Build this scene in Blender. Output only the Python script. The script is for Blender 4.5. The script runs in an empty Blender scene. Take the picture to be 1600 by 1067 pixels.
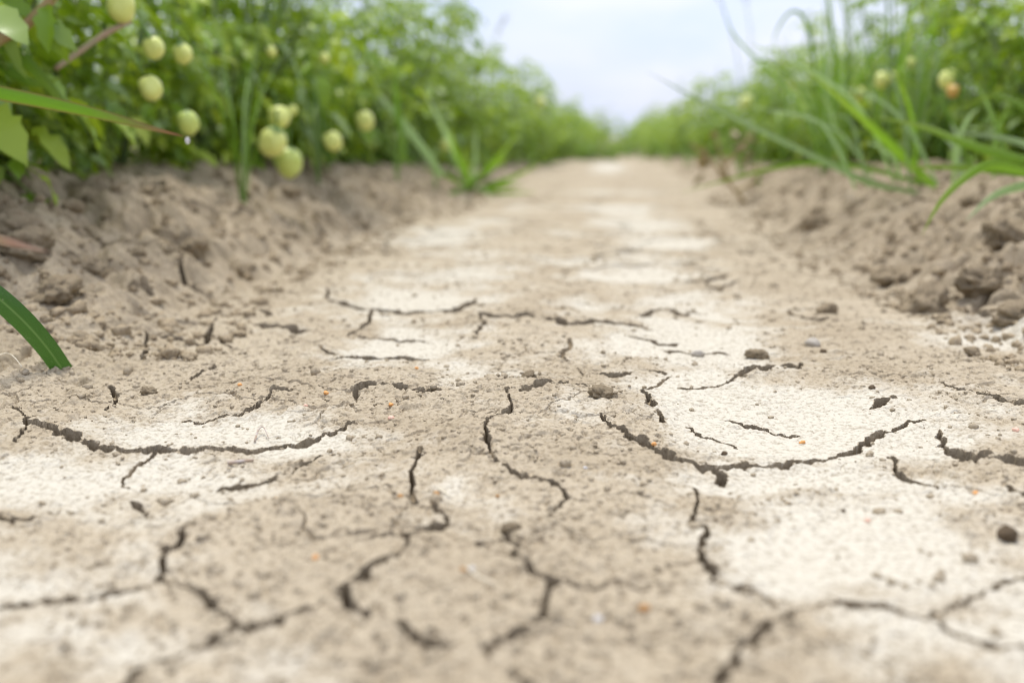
import bpy, math, random
import numpy as np
from mathutils import Vector, Matrix, Euler

random.seed(7)
RNG = np.random.default_rng(11)
S = bpy.context.scene
COL = S.collection
R = math.radians

# ------------------------------------------------------------------ camera
CAM_H = 0.20                 # metres above the mud track
FPX = 1555.6                 # focal length in pixels of the 1600 px wide frame (35 mm lens)
PITCH = math.atan(318 / FPX)
YAW = math.atan(155 * math.cos(PITCH) / FPX)
cd = bpy.data.cameras.new('camera')
cam = bpy.data.objects.new('camera', cd)
COL.objects.link(cam)
S.camera = cam
cd.sensor_width = 36.0
cd.lens = 35.0
cd.clip_start = 0.02
cd.clip_end = 2000
cam.location = (0, 0, CAM_H)
cam.rotation_euler = Euler((R(90) - PITCH, 0, YAW), 'XYZ')
cd.dof.use_dof = True
cd.dof.focus_distance = 0.745
cd.dof.aperture_fstop = 3.5

# ------------------------------------------------------------------ sky, sun, exposure
SUN_EL, SUN_AZ = R(73), R(-20)        # azimuth clockwise from +Y: sun nearly overhead, a little ahead
w = bpy.data.worlds.new('World')
S.world = w
w.use_nodes = True
nt = w.node_tree
nt.nodes.clear()
out = nt.nodes.new('ShaderNodeOutputWorld')
bg = nt.nodes.new('ShaderNodeBackground')
bg.inputs['Strength'].default_value = 0.078
sky = nt.nodes.new('ShaderNodeTexSky')
sky.sky_type = 'NISHITA'
sky.sun_disc = False
sky.sun_elevation = SUN_EL
sky.sun_rotation = SUN_AZ
sky.dust_density = 2.0
tc = nt.nodes.new('ShaderNodeTexCoord')
sep = nt.nodes.new('ShaderNodeSeparateXYZ')
nt.links.new(tc.outputs['Generated'], sep.inputs[0])
mp = nt.nodes.new('ShaderNodeMapping')
mp.inputs['Scale'].default_value = (1.0, 1.0, 3.0)
nt.links.new(tc.outputs['Generated'], mp.inputs[0])
nz = nt.nodes.new('ShaderNodeTexNoise')
nz.inputs['Scale'].default_value = 3.2
nz.inputs['Detail'].default_value = 5
nt.links.new(mp.outputs[0], nz.inputs[0])
cr = nt.nodes.new('ShaderNodeValToRGB')
cr.color_ramp.elements[0].position = 0.30
cr.color_ramp.elements[0].color = (0.55, 0.55, 0.55, 1)
cr.color_ramp.elements[1].position = 0.62
cr.color_ramp.elements[1].color = (0.97, 0.97, 0.97, 1)
nt.links.new(nz.outputs[0], cr.inputs[0])
# bright cloud veil: an overcast sky is about twice as bright overhead as near the horizon
mr = nt.nodes.new('ShaderNodeMapRange')
mr.inputs['From Min'].default_value = 0.0
mr.inputs['From Max'].default_value = 1.0
mr.inputs['To Min'].default_value = 1.0
mr.inputs['To Max'].default_value = 1.5
nt.links.new(sep.outputs['Z'], mr.inputs['Value'])
cl = nt.nodes.new('ShaderNodeVectorMath')
cl.operation = 'SCALE'
nz2 = nt.nodes.new('ShaderNodeTexNoise')
nz2.inputs['Scale'].default_value = 7.0
nz2.inputs['Detail'].default_value = 6
nt.links.new(mp.outputs[0], nz2.inputs[0])
cc = nt.nodes.new('ShaderNodeValToRGB')
cc.color_ramp.elements[0].position = 0.38
cc.color_ramp.elements[0].color = (0.70, 0.775, 0.99, 1)
cc.color_ramp.elements[1].position = 0.60
cc.color_ramp.elements[1].color = (0.80, 0.83, 0.965, 1)
nt.links.new(nz2.outputs[0], cc.inputs[0])
c8 = nt.nodes.new('ShaderNodeVectorMath')
c8.operation = 'SCALE'
c8.inputs['Scale'].default_value = 7.05
nt.links.new(cc.outputs[0], c8.inputs[0])
nt.links.new(c8.outputs[0], cl.inputs[0])
nt.links.new(mr.outputs[0], cl.inputs['Scale'])
mx = nt.nodes.new('ShaderNodeMix')
mx.data_type = 'RGBA'
mx.clamp_result = False
nt.links.new(cr.outputs[0], mx.inputs[0])
nt.links.new(sky.outputs[0], mx.inputs[6])
nt.links.new(cl.outputs[0], mx.inputs[7])
nt.links.new(mx.outputs[2], bg.inputs['Color'])
nt.links.new(bg.outputs[0], out.inputs['Surface'])

sl = bpy.data.lights.new('sun', 'SUN')
sl.energy = 1.5
sl.angle = R(14)
sl.color = (1.0, 0.955, 0.88)
so = bpy.data.objects.new('sun', sl)
COL.objects.link(so)
so.location = (-2, -2, 5)
sd = Vector((math.sin(SUN_AZ) * math.cos(SUN_EL), math.cos(SUN_AZ) * math.cos(SUN_EL), math.sin(SUN_EL)))
so.rotation_euler = sd.to_track_quat('Z', 'Y').to_euler()

S.view_settings.view_transform = 'Standard'
S.view_settings.look = 'None'
S.view_settings.gamma = 1.0
S.view_settings.exposure = 1.08
S.render.engine = 'CYCLES'
S.cycles.use_denoising = True
S.cycles.filter_width = 0.9
S.cycles.max_bounces = 8
S.cycles.diffuse_bounces = 4
S.cycles.transmission_bounces = 4
S.cycles.sample_clamp_indirect = 6.0

# ------------------------------------------------------------------ helpers
cF = Vector((-math.sin(YAW) * math.cos(PITCH), math.cos(YAW) * math.cos(PITCH), -math.sin(PITCH)))
cR = Vector((math.cos(YAW), math.sin(YAW), 0))
cU = cR.cross(cF)
CAM = Vector((0, 0, CAM_H))

def ray(px, py):
    return cF + cR * ((px - 800) / FPX) + cU * ((533.5 - py) / FPX)

def at(px, py, y):
    """point on the sight line of a photo pixel at distance y along the track"""
    d = ray(px, py)
    return CAM + d * (y / d.y)

def smooth(a, b, x):
    t = np.clip((x - a) / (b - a), 0, 1)
    return t * t * (3 - 2 * t)

_perm = np.random.default_rng(3).permutation(4096).astype(np.int32)
_ang = np.random.default_rng(4).uniform(0, 2 * math.pi, 4096).astype(np.float32)
_gx, _gy = np.cos(_ang), np.sin(_ang)

def _h(ix, iy, seed):
    return _perm[(_perm[(ix + seed * 131) & 4095] + iy) & 4095]

def perlin(x, y, seed=0):
    x0 = np.floor(x); y0 = np.floor(y)
    fx = (x - x0).astype(np.float32); fy = (y - y0).astype(np.float32)
    ix = x0.astype(np.int32); iy = y0.astype(np.int32)
    ux = fx * fx * fx * (fx * (fx * 6 - 15) + 10)
    uy = fy * fy * fy * (fy * (fy * 6 - 15) + 10)
    def g(dx, dy):
        h = _h(ix + dx, iy + dy, seed)
        return _gx[h] * (fx - dx) + _gy[h] * (fy - dy)
    a = g(0, 0); b = g(1, 0); c = g(0, 1); d = g(1, 1)
    a = a + ux * (b - a); c = c + ux * (d - c)
    return (a + uy * (c - a)) * 1.5

def worley(x, y, seed=0):
    x0 = np.floor(x); y0 = np.floor(y)
    ix = x0.astype(np.int32); iy = y0.astype(np.int32)
    f1 = np.full(x.shape, 9.0, np.float32); f2 = f1.copy()
    for dx in (-1, 0, 1):
        for dy in (-1, 0, 1):
            h = _h(ix + dx, iy + dy, seed)
            ox = (h % 64) / 64.0; oy = (h // 64) / 64.0
            d = np.hypot(x0 + dx + ox - x, y0 + dy + oy - y).astype(np.float32)
            f2 = np.minimum(f2, np.maximum(f1, d)); f1 = np.minimum(f1, d)
    return f1, f2

def tag(o, label=None, cat=None, group=None, kind=None):
    if label: o['label'] = label
    if cat: o['category'] = cat
    if group: o['group'] = group
    if kind: o['kind'] = kind
    return o

def empty(name, loc=(0, 0, 0), rz=0.0):
    o = bpy.data.objects.new(name, None)
    o.empty_display_size = 0.05
    o.location = loc
    o.rotation_euler = (0, 0, rz)
    COL.objects.link(o)
    return o

def link(name, me, parent=None, loc=None):
    o = bpy.data.objects.new(name, me)
    COL.objects.link(o)
    if parent: o.parent = parent
    if loc is not None: o.location = loc
    return o

class MB:
    """collects vertices and faces of ONE mesh"""
    def __init__(self):
        self.v = []; self.f = []; self.t = []; self.e = []
    def add(self, vs, fs, ts=None, es=None):
        n = len(self.v)
        self.v += [tuple(p) for p in vs]
        self.f += [tuple(i + n for i in f) for f in fs]
        self.t += list(ts) if ts is not None else [0.0] * len(vs)
        self.e += list(es) if es is not None else [0.0] * len(vs)
    def mesh(self, name, mat, smooth_=True):
        me = bpy.data.meshes.new(name)
        me.from_pydata(self.v, [], self.f)
        a = me.attributes.new('along', 'FLOAT', 'POINT'); a.data.foreach_set('value', np.array(self.t, np.float32))
        a = me.attributes.new('edge', 'FLOAT', 'POINT'); a.data.foreach_set('value', np.array(self.e, np.float32))
        me.materials.append(mat)
        if smooth_:
            me.polygons.foreach_set('use_smooth', np.ones(len(me.polygons), bool))
        me.update()
        return me

def catmull(P, n):
    P = [Vector(p) for p in P]
    P = [P[0] * 2 - P[1]] + P + [P[-1] * 2 - P[-2]]
    m = len(P) - 3
    res = []
    for k in range(n):
        s = k / (n - 1) * m
        i = min(int(s), m - 1); t = s - i
        a, b, c, d = P[i:i + 4]
        res.append(0.5 * ((2 * b) + (c - a) * t + (2 * a - 5 * b + 4 * c - d) * t * t + (3 * b - a - 3 * c + d) * t ** 3))
    return res

def tube(mb, P, r0, r1, sides=5, n=None, t0=0.0, t1=1.0):
    P = catmull(P, n or max(4, len(P) * 2))
    vs = []; fs = []; ts = []
    N = len(P)
    for i, p in enumerate(P):
        tg = (P[min(i + 1, N - 1)] - P[max(i - 1, 0)]).normalized()
        a = tg.cross(Vector((0.31, 0.17, 0.93))).normalized()
        b = tg.cross(a)
        k = i / (N - 1)
        r = r0 + (r1 - r0) * k
        for j in range(sides):
            q = 2 * math.pi * j / sides
            vs.append(p + (a * math.cos(q) + b * math.sin(q)) * r)
            ts.append(t0 + (t1 - t0) * k)
    for i in range(N - 1):
        for j in range(sides):
            fs.append((i * sides + j, i * sides + (j + 1) % sides, (i + 1) * sides + (j + 1) % sides, (i + 1) * sides + j))
    fs.append(tuple(range(sides))[::-1])
    fs.append(tuple((N - 1) * sides + j for j in range(sides)))
    mb.add(vs, fs, ts)

def blade(mb, P, width, view=None, n=16, fold=0.25, cut=False, twist=0.0, base=0.55, peak=0.3):
    """one grass blade: a folded ribbon along P"""
    P = catmull(P, n)
    vs = []; fs = []; ts = []; es = []
    for i, p in enumerate(P):
        k = i / (n - 1)
        tg = (P[min(i + 1, n - 1)] - P[max(i - 1, 0)]).normalized()
        nv = Vector(view) if view is not None else (p - CAM).normalized()
        side = tg.cross(nv)
        if side.length < 1e-4: side = tg.cross(Vector((1, 0, 0)))
        side.normalize()
        side = Matrix.Rotation(twist * k, 3, tg) @ side
        nrm = side.cross(tg).normalized()
        if cut:
            ww = width * (0.9 + 0.1 * math.sin(k * 3))
        else:
            up = base + (1 - base) * min(1, k / peak)
            dn = 1.0 if k < peak else (1 - ((k - peak) / (1 - peak)) ** 1.7)
            ww = max(width * up * dn, width * 0.02)
        h = ww * 0.5
        for s, zf in ((-1, 0), (-0.55, 0.6), (0, 1), (0.55, 0.6), (1, 0)):
            vs.append(p + side * (s * h) - nrm * (zf * h * fold))
            ts.append(k); es.append(abs(s))
    for i in range(n - 1):
        for j in range(4):
            a = i * 5 + j
            fs.append((a, a + 1, a + 6, a + 5))
    mb.add(vs, fs, ts, es)

# ------------------------------------------------------------------ materials
def new_mat(name):
    m = bpy.data.materials.new(name)
    m.use_nodes = True
    n = m.node_tree
    n.nodes.clear()
    o = n.nodes.new('ShaderNodeOutputMaterial')
    return m, n, o

def N(n, t, **kw):
    x = n.nodes.new(t)
    for k, v in kw.items():
        if k.startswith('i_'):
            x.inputs[k[2:].replace('_', ' ')].default_value = v
        else:
            setattr(x, k, v)
    return x

def mixrgb(n, fac, a, b, blend='MIX'):
    x = n.nodes.new('ShaderNodeMix'); x.data_type = 'RGBA'; x.blend_type = blend
    for s, v in ((0, fac), (6, a), (7, b)):
        if hasattr(v, 'links'): n.links.new(v, x.inputs[s])
        elif isinstance(v, (int, float)): x.inputs[s].default_value = v
        else: x.inputs[s].default_value = (*v, 1)
    return x.outputs[2]

def ramp(n, fac, stops):
    x = n.nodes.new('ShaderNodeValToRGB')
    while len(x.color_ramp.elements) < len(stops): x.color_ramp.elements.new(0.5)
    for e, (p, c) in zip(x.color_ramp.elements, stops):
        e.position = p
        e.color = (c, c, c, 1) if isinstance(c, (int, float)) else (*c, 1)
    n.links.new(fac, x.inputs[0])
    return x.outputs[0]

def soil_material(name, use_attr, tint=(1, 1, 1)):
    m, n, o = new_mat(name)
    tc = N(n, 'ShaderNodeTexCoord')
    geo = N(n, 'ShaderNodeNewGeometry')
    pos = geo.outputs['Position'] if use_attr else tc.outputs['Object']
    def noise(scale, detail=4, rough=0.55):
        x = N(n, 'ShaderNodeTexNoise', i_Scale=scale, i_Detail=detail, i_Roughness=rough)
        n.links.new(pos, x.inputs['Vector'])
        return x.outputs[0]
    big, mid, fine, grit = noise(7), noise(45), noise(260, 5, 0.65), noise(900, 3)
    def t(c): return tuple(a * b for a, b in zip(c, tint))
    brown = mixrgb(n, ramp(n, big, [(0.35, 0.0), (0.65, 1.0)]), t((0.385, 0.316, 0.217)), t((0.468, 0.397, 0.286)))
    if use_attr:
        ab = N(n, 'ShaderNodeAttribute', attribute_name='bank')
        ap = N(n, 'ShaderNodeAttribute', attribute_name='pale')
        bank = mixrgb(n, ramp(n, mid, [(0.35, 0.0), (0.68, 1.0)]), (0.315, 0.254, 0.168), (0.425, 0.348, 0.240))
        c = mixrgb(n, ab.outputs['Fac'], brown, bank)
        # pale silt crust: edge broken up by the noise
        ad = N(n, 'ShaderNodeMath', operation='MULTIPLY_ADD')
        n.links.new(mid, ad.inputs[0]); ad.inputs[1].default_value = 0.55
        n.links.new(ap.outputs['Fac'], ad.inputs[2])
        ad2 = N(n, 'ShaderNodeMath', operation='MULTIPLY_ADD')
        n.links.new(fine, ad2.inputs[0]); ad2.inputs[1].default_value = 0.28
        n.links.new(ad.outputs[0], ad2.inputs[2])
        pf = ramp(n, ad2.outputs[0], [(0.52, 0.0), (1.58, 1.0)])
        c = mixrgb(n, pf, c, (0.57, 0.525, 0.425))
    else:
        c = brown
    c = mixrgb(n, ramp(n, fine, [(0.36, 0.55), (0.52, 0.0)]), c, t((0.22, 0.17, 0.105)))
    c = mixrgb(n, ramp(n, grit, [(0.60, 0.0), (0.75, 0.35)]), c, (0.66, 0.60, 0.50))
    # dark grit: small bits of earth and plant dust on the surface
    fl = ramp(n, noise(520, 2, 0.5), [(0.30, 0.5), (0.40, 0.0)])
    fl2 = ramp(n, noise(150, 3, 0.6), [(0.28, 0.4), (0.37, 0.0)])
    mxf = N(n, 'ShaderNodeMath', operation='MAXIMUM'); n.links.new(fl, mxf.inputs[0]); n.links.new(fl2, mxf.inputs[1])
    if use_attr:                                       # the silt skin carries less of it
        inv = N(n, 'ShaderNodeMath', operation='MULTIPLY_ADD'); n.links.new(pf, inv.inputs[0]); inv.inputs[1].default_value = -0.6; inv.inputs[2].default_value = 1.0
        ml = N(n, 'ShaderNodeMath', operation='MULTIPLY'); n.links.new(inv.outputs[0], ml.inputs[0]); n.links.new(mxf.outputs[0], ml.inputs[1])
        mxf = ml
    c = mixrgb(n, mxf.outputs[0], c, t((0.17, 0.13, 0.08)))
    p = N(n, 'ShaderNodeBsdfPrincipled', i_Roughness=0.95)
    p.inputs['Specular IOR Level'].default_value = 0.12
    n.links.new(c, p.inputs['Base Color'])
    b1 = N(n, 'ShaderNodeBump', i_Strength=0.7, i_Distance=0.0016)
    n.links.new(fine, b1.inputs['Height'])
    b2 = N(n, 'ShaderNodeBump', i_Strength=0.4, i_Distance=0.0006)
    n.links.new(grit, b2.inputs['Height'])
    n.links.new(b1.outputs[0], b2.inputs['Normal'])
    n.links.new(b2.outputs[0], p.inputs['Normal'])
    n.links.new(p.outputs[0], o.inputs['Surface'])
    return m

M_GROUND = soil_material('cracked_mud', True)
M_CLOD = soil_material('crumbly_soil', False, (0.84, 0.80, 0.74))
M_DARKCLOD = soil_material('dark_soil', False, (0.42, 0.37, 0.33))

def leaf_material(name, stops, trans=0.35, rough=0.38, tcol=(0.20, 0.36, 0.04)):
    m, n, o = new_mat(name)
    geo = N(n, 'ShaderNodeNewGeometry')
    oi = N(n, 'ShaderNodeObjectInfo')
    ad = N(n, 'ShaderNodeMath', operation='MULTIPLY_ADD')
    n.links.new(oi.outputs['Random'], ad.inputs[0]); ad.inputs[1].default_value = 0.25
    sc = N(n, 'ShaderNodeMath', operation='MULTIPLY'); sc.inputs[1].default_value = 0.75
    n.links.new(geo.outputs['Random Per Island'], sc.inputs[0])
    n.links.new(sc.outputs[0], ad.inputs[2])
    c = ramp(n, ad.outputs[0], stops)
    p = N(n, 'ShaderNodeBsdfPrincipled', i_Roughness=rough)
    p.inputs['Specular IOR Level'].default_value = 0.45
    n.links.new(c, p.inputs['Base Color'])
    tr = N(n, 'ShaderNodeBsdfTranslucent')
    n.links.new(mixrgb(n, 0.6, c, tcol), tr.inputs['Color'])
    ms = N(n, 'ShaderNodeMixShader', i_Fac=trans)
    n.links.new(p.outputs[0], ms.inputs[1]); n.links.new(tr.outputs[0], ms.inputs[2])
    n.links.new(ms.outputs[0], o.inputs['Surface'])
    return m

M_LEAF = leaf_material('tomato_leaf', [(0.0, (0.055, 0.12, 0.012)), (0.22, (0.17, 0.30, 0.02)), (0.42, (0.24, 0.39, 0.024)),
                                       (0.58, (0.32, 0.44, 0.18)), (0.75, (0.38, 0.51, 0.028)), (1.0, (0.52, 0.60, 0.09))], trans=0.40, tcol=(0.40, 0.54, 0.015))

def blade_material(name, stops, edge=None, trans=0.35, rough=0.42, dust=False):
    m, n, o = new_mat(name)
    a = N(n, 'ShaderNodeAttribute', attribute_name='along')
    e = N(n, 'ShaderNodeAttribute', attribute_name='edge')
    oi = N(n, 'ShaderNodeObjectInfo')
    c = ramp(n, a.outputs['Fac'], stops)
    hs = N(n, 'ShaderNodeHueSaturation')
    mr = N(n, 'ShaderNodeMapRange'); mr.inputs['To Min'].default_value = 0.75; mr.inputs['To Max'].default_value = 1.25
    n.links.new(oi.outputs['Random'], mr.inputs[0]); n.links.new(mr.outputs[0], hs.inputs['Value'])
    n.links.new(c, hs.inputs['Color'])
    c = hs.outputs[0]
    if edge:
        c = mixrgb(n, ramp(n, e.outputs['Fac'], [(0.6, 0.0), (1.0, 0.8)]), c, edge)
    wv = N(n, 'ShaderNodeTexWave', i_Scale=7.0 if dust else 3.2, i_Distortion=0.4)      # length-wise veins
    cx = N(n, 'ShaderNodeCombineXYZ'); n.links.new(e.outputs['Fac'], cx.inputs[0])
    n.links.new(cx.outputs[0], wv.inputs['Vector'])
    c = mixrgb(n, 0.22, c, mixrgb(n, 1.0, c, wv.outputs['Color'], 'MULTIPLY'))
    p = N(n, 'ShaderNodeBsdfPrincipled', i_Roughness=rough)
    p.inputs['Specular IOR Level'].default_value = 0.45
    n.links.new(c, p.inputs['Base Color'])
    if dust:
        c = mixrgb(n, 0.45, c, mixrgb(n, 1.0, c, wv.outputs['Color'], 'MULTIPLY'))
        c = mixrgb(n, ramp(n, e.outputs['Fac'], [(0.03, 0.7), (0.14, 0.0)]), c, (0.17, 0.30, 0.08))   # midrib
    if dust:                                                            # dry soil dust sticking to the leaf
        tcd = N(n, 'ShaderNodeTexCoord')
        nd_ = N(n, 'ShaderNodeTexNoise', i_Scale=420.0, i_Detail=3); n.links.new(tcd.outputs['Object'], nd_.inputs['Vector'])
        n2_ = N(n, 'ShaderNodeTexNoise', i_Scale=40.0, i_Detail=2); n.links.new(tcd.outputs['Object'], n2_.inputs['Vector'])
        ml = N(n, 'ShaderNodeMath', operation='MULTIPLY'); n.links.new(ramp(n, nd_.outputs[0], [(0.66, 0), (0.72, 0.7)]), ml.inputs[0]); n.links.new(ramp(n, n2_.outputs[0], [(0.42, 0), (0.6, 1)]), ml.inputs[1])
        c = mixrgb(n, ml.outputs[0], c, (0.45, 0.50, 0.30))
        n.links.new(c, p.inputs['Base Color'])
    b = N(n, 'ShaderNodeBump', i_Strength=0.35, i_Distance=0.0006); n.links.new(wv.outputs['Fac'], b.inputs['Height'])
    n.links.new(b.outputs[0], p.inputs['Normal'])
    tr = N(n, 'ShaderNodeBsdfTranslucent'); n.links.new(c, tr.inputs['Color'])
    ms = N(n, 'ShaderNodeMixShader', i_Fac=trans)
    n.links.new(p.outputs[0], ms.inputs[1]); n.links.new(tr.outputs[0], ms.inputs[2])
    n.links.new(ms.outputs[0], o.inputs['Surface'])
    return m

M_GRASS = blade_material('green_grass', [(0, (0.20, 0.36, 0.035)), (0.5, (0.23, 0.42, 0.025)), (1, (0.34, 0.47, 0.06))], trans=0.5)
M_GRASSBLUE = blade_material('bluish_grass', [(0, (0.30, 0.46, 0.15)), (0.6, (0.36, 0.52, 0.21)), (1, (0.46, 0.58, 0.32))], trans=0.5)
M_GRASSDEEP = blade_material('deep_green_grass', [(0, (0.06, 0.17, 0.03)), (1, (0.085, 0.225, 0.03))], trans=0.25, rough=0.33, dust=True)
M_GRASSRED = blade_material('red_tipped_grass', [(0, (0.17, 0.40, 0.008)), (0.62, (0.20, 0.40, 0.012)), (0.84, (0.26, 0.22, 0.06)), (1, (0.40, 0.12, 0.08))], edge=(0.30, 0.13, 0.05))
M_REDTIP = blade_material('yellow_to_red_leaf', [(0, (0.42, 0.42, 0.14)), (0.45, (0.48, 0.40, 0.18)), (0.7, (0.52, 0.30, 0.19)), (1, (0.52, 0.35, 0.26))])
M_DRY = blade_material('dry_grass', [(0, (0.34, 0.26, 0.10)), (0.5, (0.40, 0.33, 0.13)), (1, (0.48, 0.44, 0.20))], trans=0.2)
M_PURPLE = blade_material('purple_seed_head', [(0, (0.26, 0.22, 0.18)), (1, (0.30, 0.24, 0.28))], trans=0.2)

def simple_mat(name, c1, c2, scale, rough=0.6, spec=0.4, sss=0.0):
    m, n, o = new_mat(name)
    tc = N(n, 'ShaderNodeTexCoord')
    x = N(n, 'ShaderNodeTexNoise', i_Scale=scale, i_Detail=4); n.links.new(tc.outputs['Object'], x.inputs['Vector'])
    c = mixrgb(n, ramp(n, x.outputs[0], [(0.35, 0.0), (0.65, 1.0)]), c1, c2)
    p = N(n, 'ShaderNodeBsdfPrincipled', i_Roughness=rough)
    p.inputs['Specular IOR Level'].default_value = spec
    if sss:
        p.inputs['Subsurface Weight'].default_value = sss
        p.inputs['Subsurface Radius'].default_value = (0.01, 0.01, 0.004)
    n.links.new(c, p.inputs['Base Color']); n.links.new(p.outputs[0], o.inputs['Surface'])
    return m

M_STEM = simple_mat('green_stem', (0.12, 0.19, 0.06), (0.20, 0.24, 0.10), 40)
M_STEMRED = simple_mat('reddish_stem', (0.34, 0.22, 0.10), (0.40, 0.32, 0.14), 40)
M_STEMPALE = simple_mat('pale_stem', (0.42, 0.36, 0.24), (0.50, 0.33, 0.24), 30)
M_TOMATO = simple_mat('yellow_tomato', (0.62, 0.68, 0.13), (0.75, 0.77, 0.27), 25, rough=0.3, spec=0.5)
M_TOMATOGREEN = simple_mat('green_tomato', (0.47, 0.58, 0.11), (0.62, 0.70, 0.20), 25, rough=0.3, spec=0.5)
M_TOMATORED = simple_mat('ripening_tomato', (0.62, 0.55, 0.13), (0.60, 0.20, 0.04), 14, rough=0.3, spec=0.5)
M_CALYX = simple_mat('calyx', (0.10, 0.20, 0.04), (0.14, 0.24, 0.05), 60)
M_ORANGE = simple_mat('orange_grit', (0.62, 0.27, 0.07), (0.75, 0.40, 0.15), 300, rough=0.7)
M_PINK = simple_mat('pink_grit', (0.72, 0.42, 0.30), (0.78, 0.52, 0.40), 300, rough=0.7)
M_RUST = simple_mat('rust_grit', (0.33, 0.17, 0.06), (0.45, 0.26, 0.10), 300, rough=0.8)
M_GREY = simple_mat('grey_pebble', (0.33, 0.29, 0.235), (0.45, 0.41, 0.34), 120, rough=0.8)
M_STRAW = simple_mat('straw', (0.66, 0.60, 0.45), (0.76, 0.70, 0.56), 200, rough=0.6)
M_TWIG = simple_mat('twig', (0.36, 0.26, 0.18), (0.48, 0.42, 0.38), 200, rough=0.8)
M_FLUFF = simple_mat('pale_fleck', (0.50, 0.48, 0.46), (0.58, 0.56, 0.53), 200, rough=0.6)

# ------------------------------------------------------------------ ground: large shapes
X_C = -0.08                                     # centre line of the wheel track

def toe(y, side):
    """where the loose bank starts, left (-1) / right (+1)"""
    if side < 0: return -0.475 + 0.035 * np.sin(y * 2.1 + 0.5) - 0.015 * np.sin(y * 6.3)
    return 0.385 + 0.03 * np.sin(y * 1.7 + 1.1) + 0.012 * np.sin(y * 7.1)

def bank_h(x, y):
    """height of the banks without lumps; also a 0..1 bank mask"""
    x = np.asarray(x, float); y = np.asarray(y, float)
    fl = smooth(0.75, 1.25, y); fr = smooth(0.72, 1.15, y)
    Hl = (0.128 - 0.06 * smooth(1.5, 6, y)) * (0.35 + 0.65 * fl)
    Hr = (0.122 - 0.055 * smooth(1.8, 6, y)) * (0.30 + 0.70 * fr)
    l = np.sin(np.clip((toe(y, -1) - x) / 0.34, 0, 1) * math.pi / 2) ** 1.25; r = np.sin(np.clip((x - toe(y, 1)) / 0.42, 0, 1) * math.pi / 2) ** 1.25
    return l * Hl + r * Hr, np.maximum(smooth(-0.05, 0.09, toe(y, -1) - x) * (0.35 + 0.65 * fl), smooth(-0.05, 0.09, x - toe(y, 1)) * (0.3 + 0.7 * fr))

def g0(px, py):
    d = ray(px, py)
    k = -CAM_H / d.z
    return d.x * k, d.y * k

# pale, smooth, slightly sunken pads (the soil the tyre pressed flat), as photo ellipses laid on the ground
PADS = [(330, 676, 220, 30, 0.85), (110, 750, 240, 42, 0.85), (40, 900, 200, 70, 0.5), (60, 1020, 230, 70, 0.6), (470, 750, 90, 26, 0.45),
        (640, 468, 110, 24, 0.85), (625, 538, 100, 20, 1.0), (690, 368, 60, 13, 0.9), (720, 428, 90, 13, 0.7),
        (1260, 655, 230, 46, 1.1), (1085, 545, 130, 40, 1.05), (1090, 625, 100, 34, 1.1), (1350, 860, 190, 95, 1.15), (1230, 735, 160, 26, 0.9), (1480, 1010, 170, 60, 0.6),
        (1090, 478, 100, 20, 0.6), (1015, 432, 80, 13, 1.0), (1035, 378, 60, 9, 1.0), (1000, 348, 60, 7, 0.9), (960, 326, 60, 6, 0.95),
        (950, 262, 24, 7, 0.9), (900, 410, 70, 7, 0.7), (930, 478, 70, 10, 0.6), (1570, 522, 90, 14, 0.75), (740, 595, 100, 12, 0.5), (690, 575, 120, 18, 0.5),
        (600, 435, 60, 9, 0.5), (820, 325, 60, 6, 0.3), (900, 365, 40, 5, 0.5), (760, 345, 40, 6, 0.6), (690, 790, 70, 26, 0.5), (500, 1030, 140, 40, 0.2), (930, 300, 40, 4, 0.5), (1050, 512, 110, 22, 0.6), (1015, 405, 70, 12, 0.5), (1010, 362, 55, 10, 0.5), (640, 500, 100, 18, 0.4), (985, 336, 55, 8, 0.5), (740, 395, 70, 10, 0.45), (1000, 300, 40, 4, 0.4)]
# raised, browner blocks between them
BLOCKS = [(780, 625, 210, 34, 1.0), (800, 690, 190, 45, 0.6), (790, 900, 190, 120, 0.5), (1000, 830, 120, 90, 0.55), (820, 532, 140, 26, 0.9), (900, 463, 130, 10, 1.0),
          (1000, 500, 60, 12, 0.3), (370, 560, 120, 25, 0.3), (430, 840, 130, 40, 0.45), (1480, 590, 130, 26, 0.7), (1210, 585, 60, 14, 0.5), (640, 505, 90, 9, 0.5),
          (860, 390, 60, 6, 0.6), (960, 415, 60, 5, 0.6), (800, 420, 60, 6, 0.4), (900, 345, 50, 5, 0.6), (820, 355, 50, 6, 0.5), (60, 640, 110, 30, 0.4)]

def ell(lst):
    res = []
    for px, py, rx, ry, s in lst:
        x, y = g0(px, py)
        xa, _ = g0(px + rx, py)
        _, y1 = g0(px, py - ry); _, y2 = g0(px, py + ry)
        res.append((x, (y1 + y2) / 2, abs(xa - x), (y1 - y2) / 2, s))
    return res
E_PAD, E_BLK = ell(PADS), ell(BLOCKS)

def masks(x, y):
    p = np.zeros(np.shape(x), np.float32); b = np.zeros(np.shape(x), np.float32)
    for lst, acc in ((E_PAD, p), (E_BLK, b)):
        for cx, cy, rx, ry, s in lst:
            r2 = ((x - cx) / rx) ** 2 + ((y - cy) / ry) ** 2
            np.maximum(acc, s * np.exp(-0.85 * r2) * (r2 < 5), out=acc)
    return p, b

def macro(x, y):
    x = np.asarray(x, float); y = np.asarray(y, float)
    bh, bm = bank_h(x, y)
    p, b = masks(x, y)
    return bh + (-0.006 * p + 0.009 * b) * (1 - bm)

def ground_pt(px, py):
    """where the sight line of a photo pixel meets the large-scale ground"""
    d = ray(px, py)
    z = 0.0
    for _ in range(12):
        k = (z - CAM_H) / d.z
        z = 0.5 * z + 0.5 * float(macro(d.x * k, d.y * k))
    k = (z - CAM_H) / d.z
    return d.x * k, d.y * k

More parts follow.
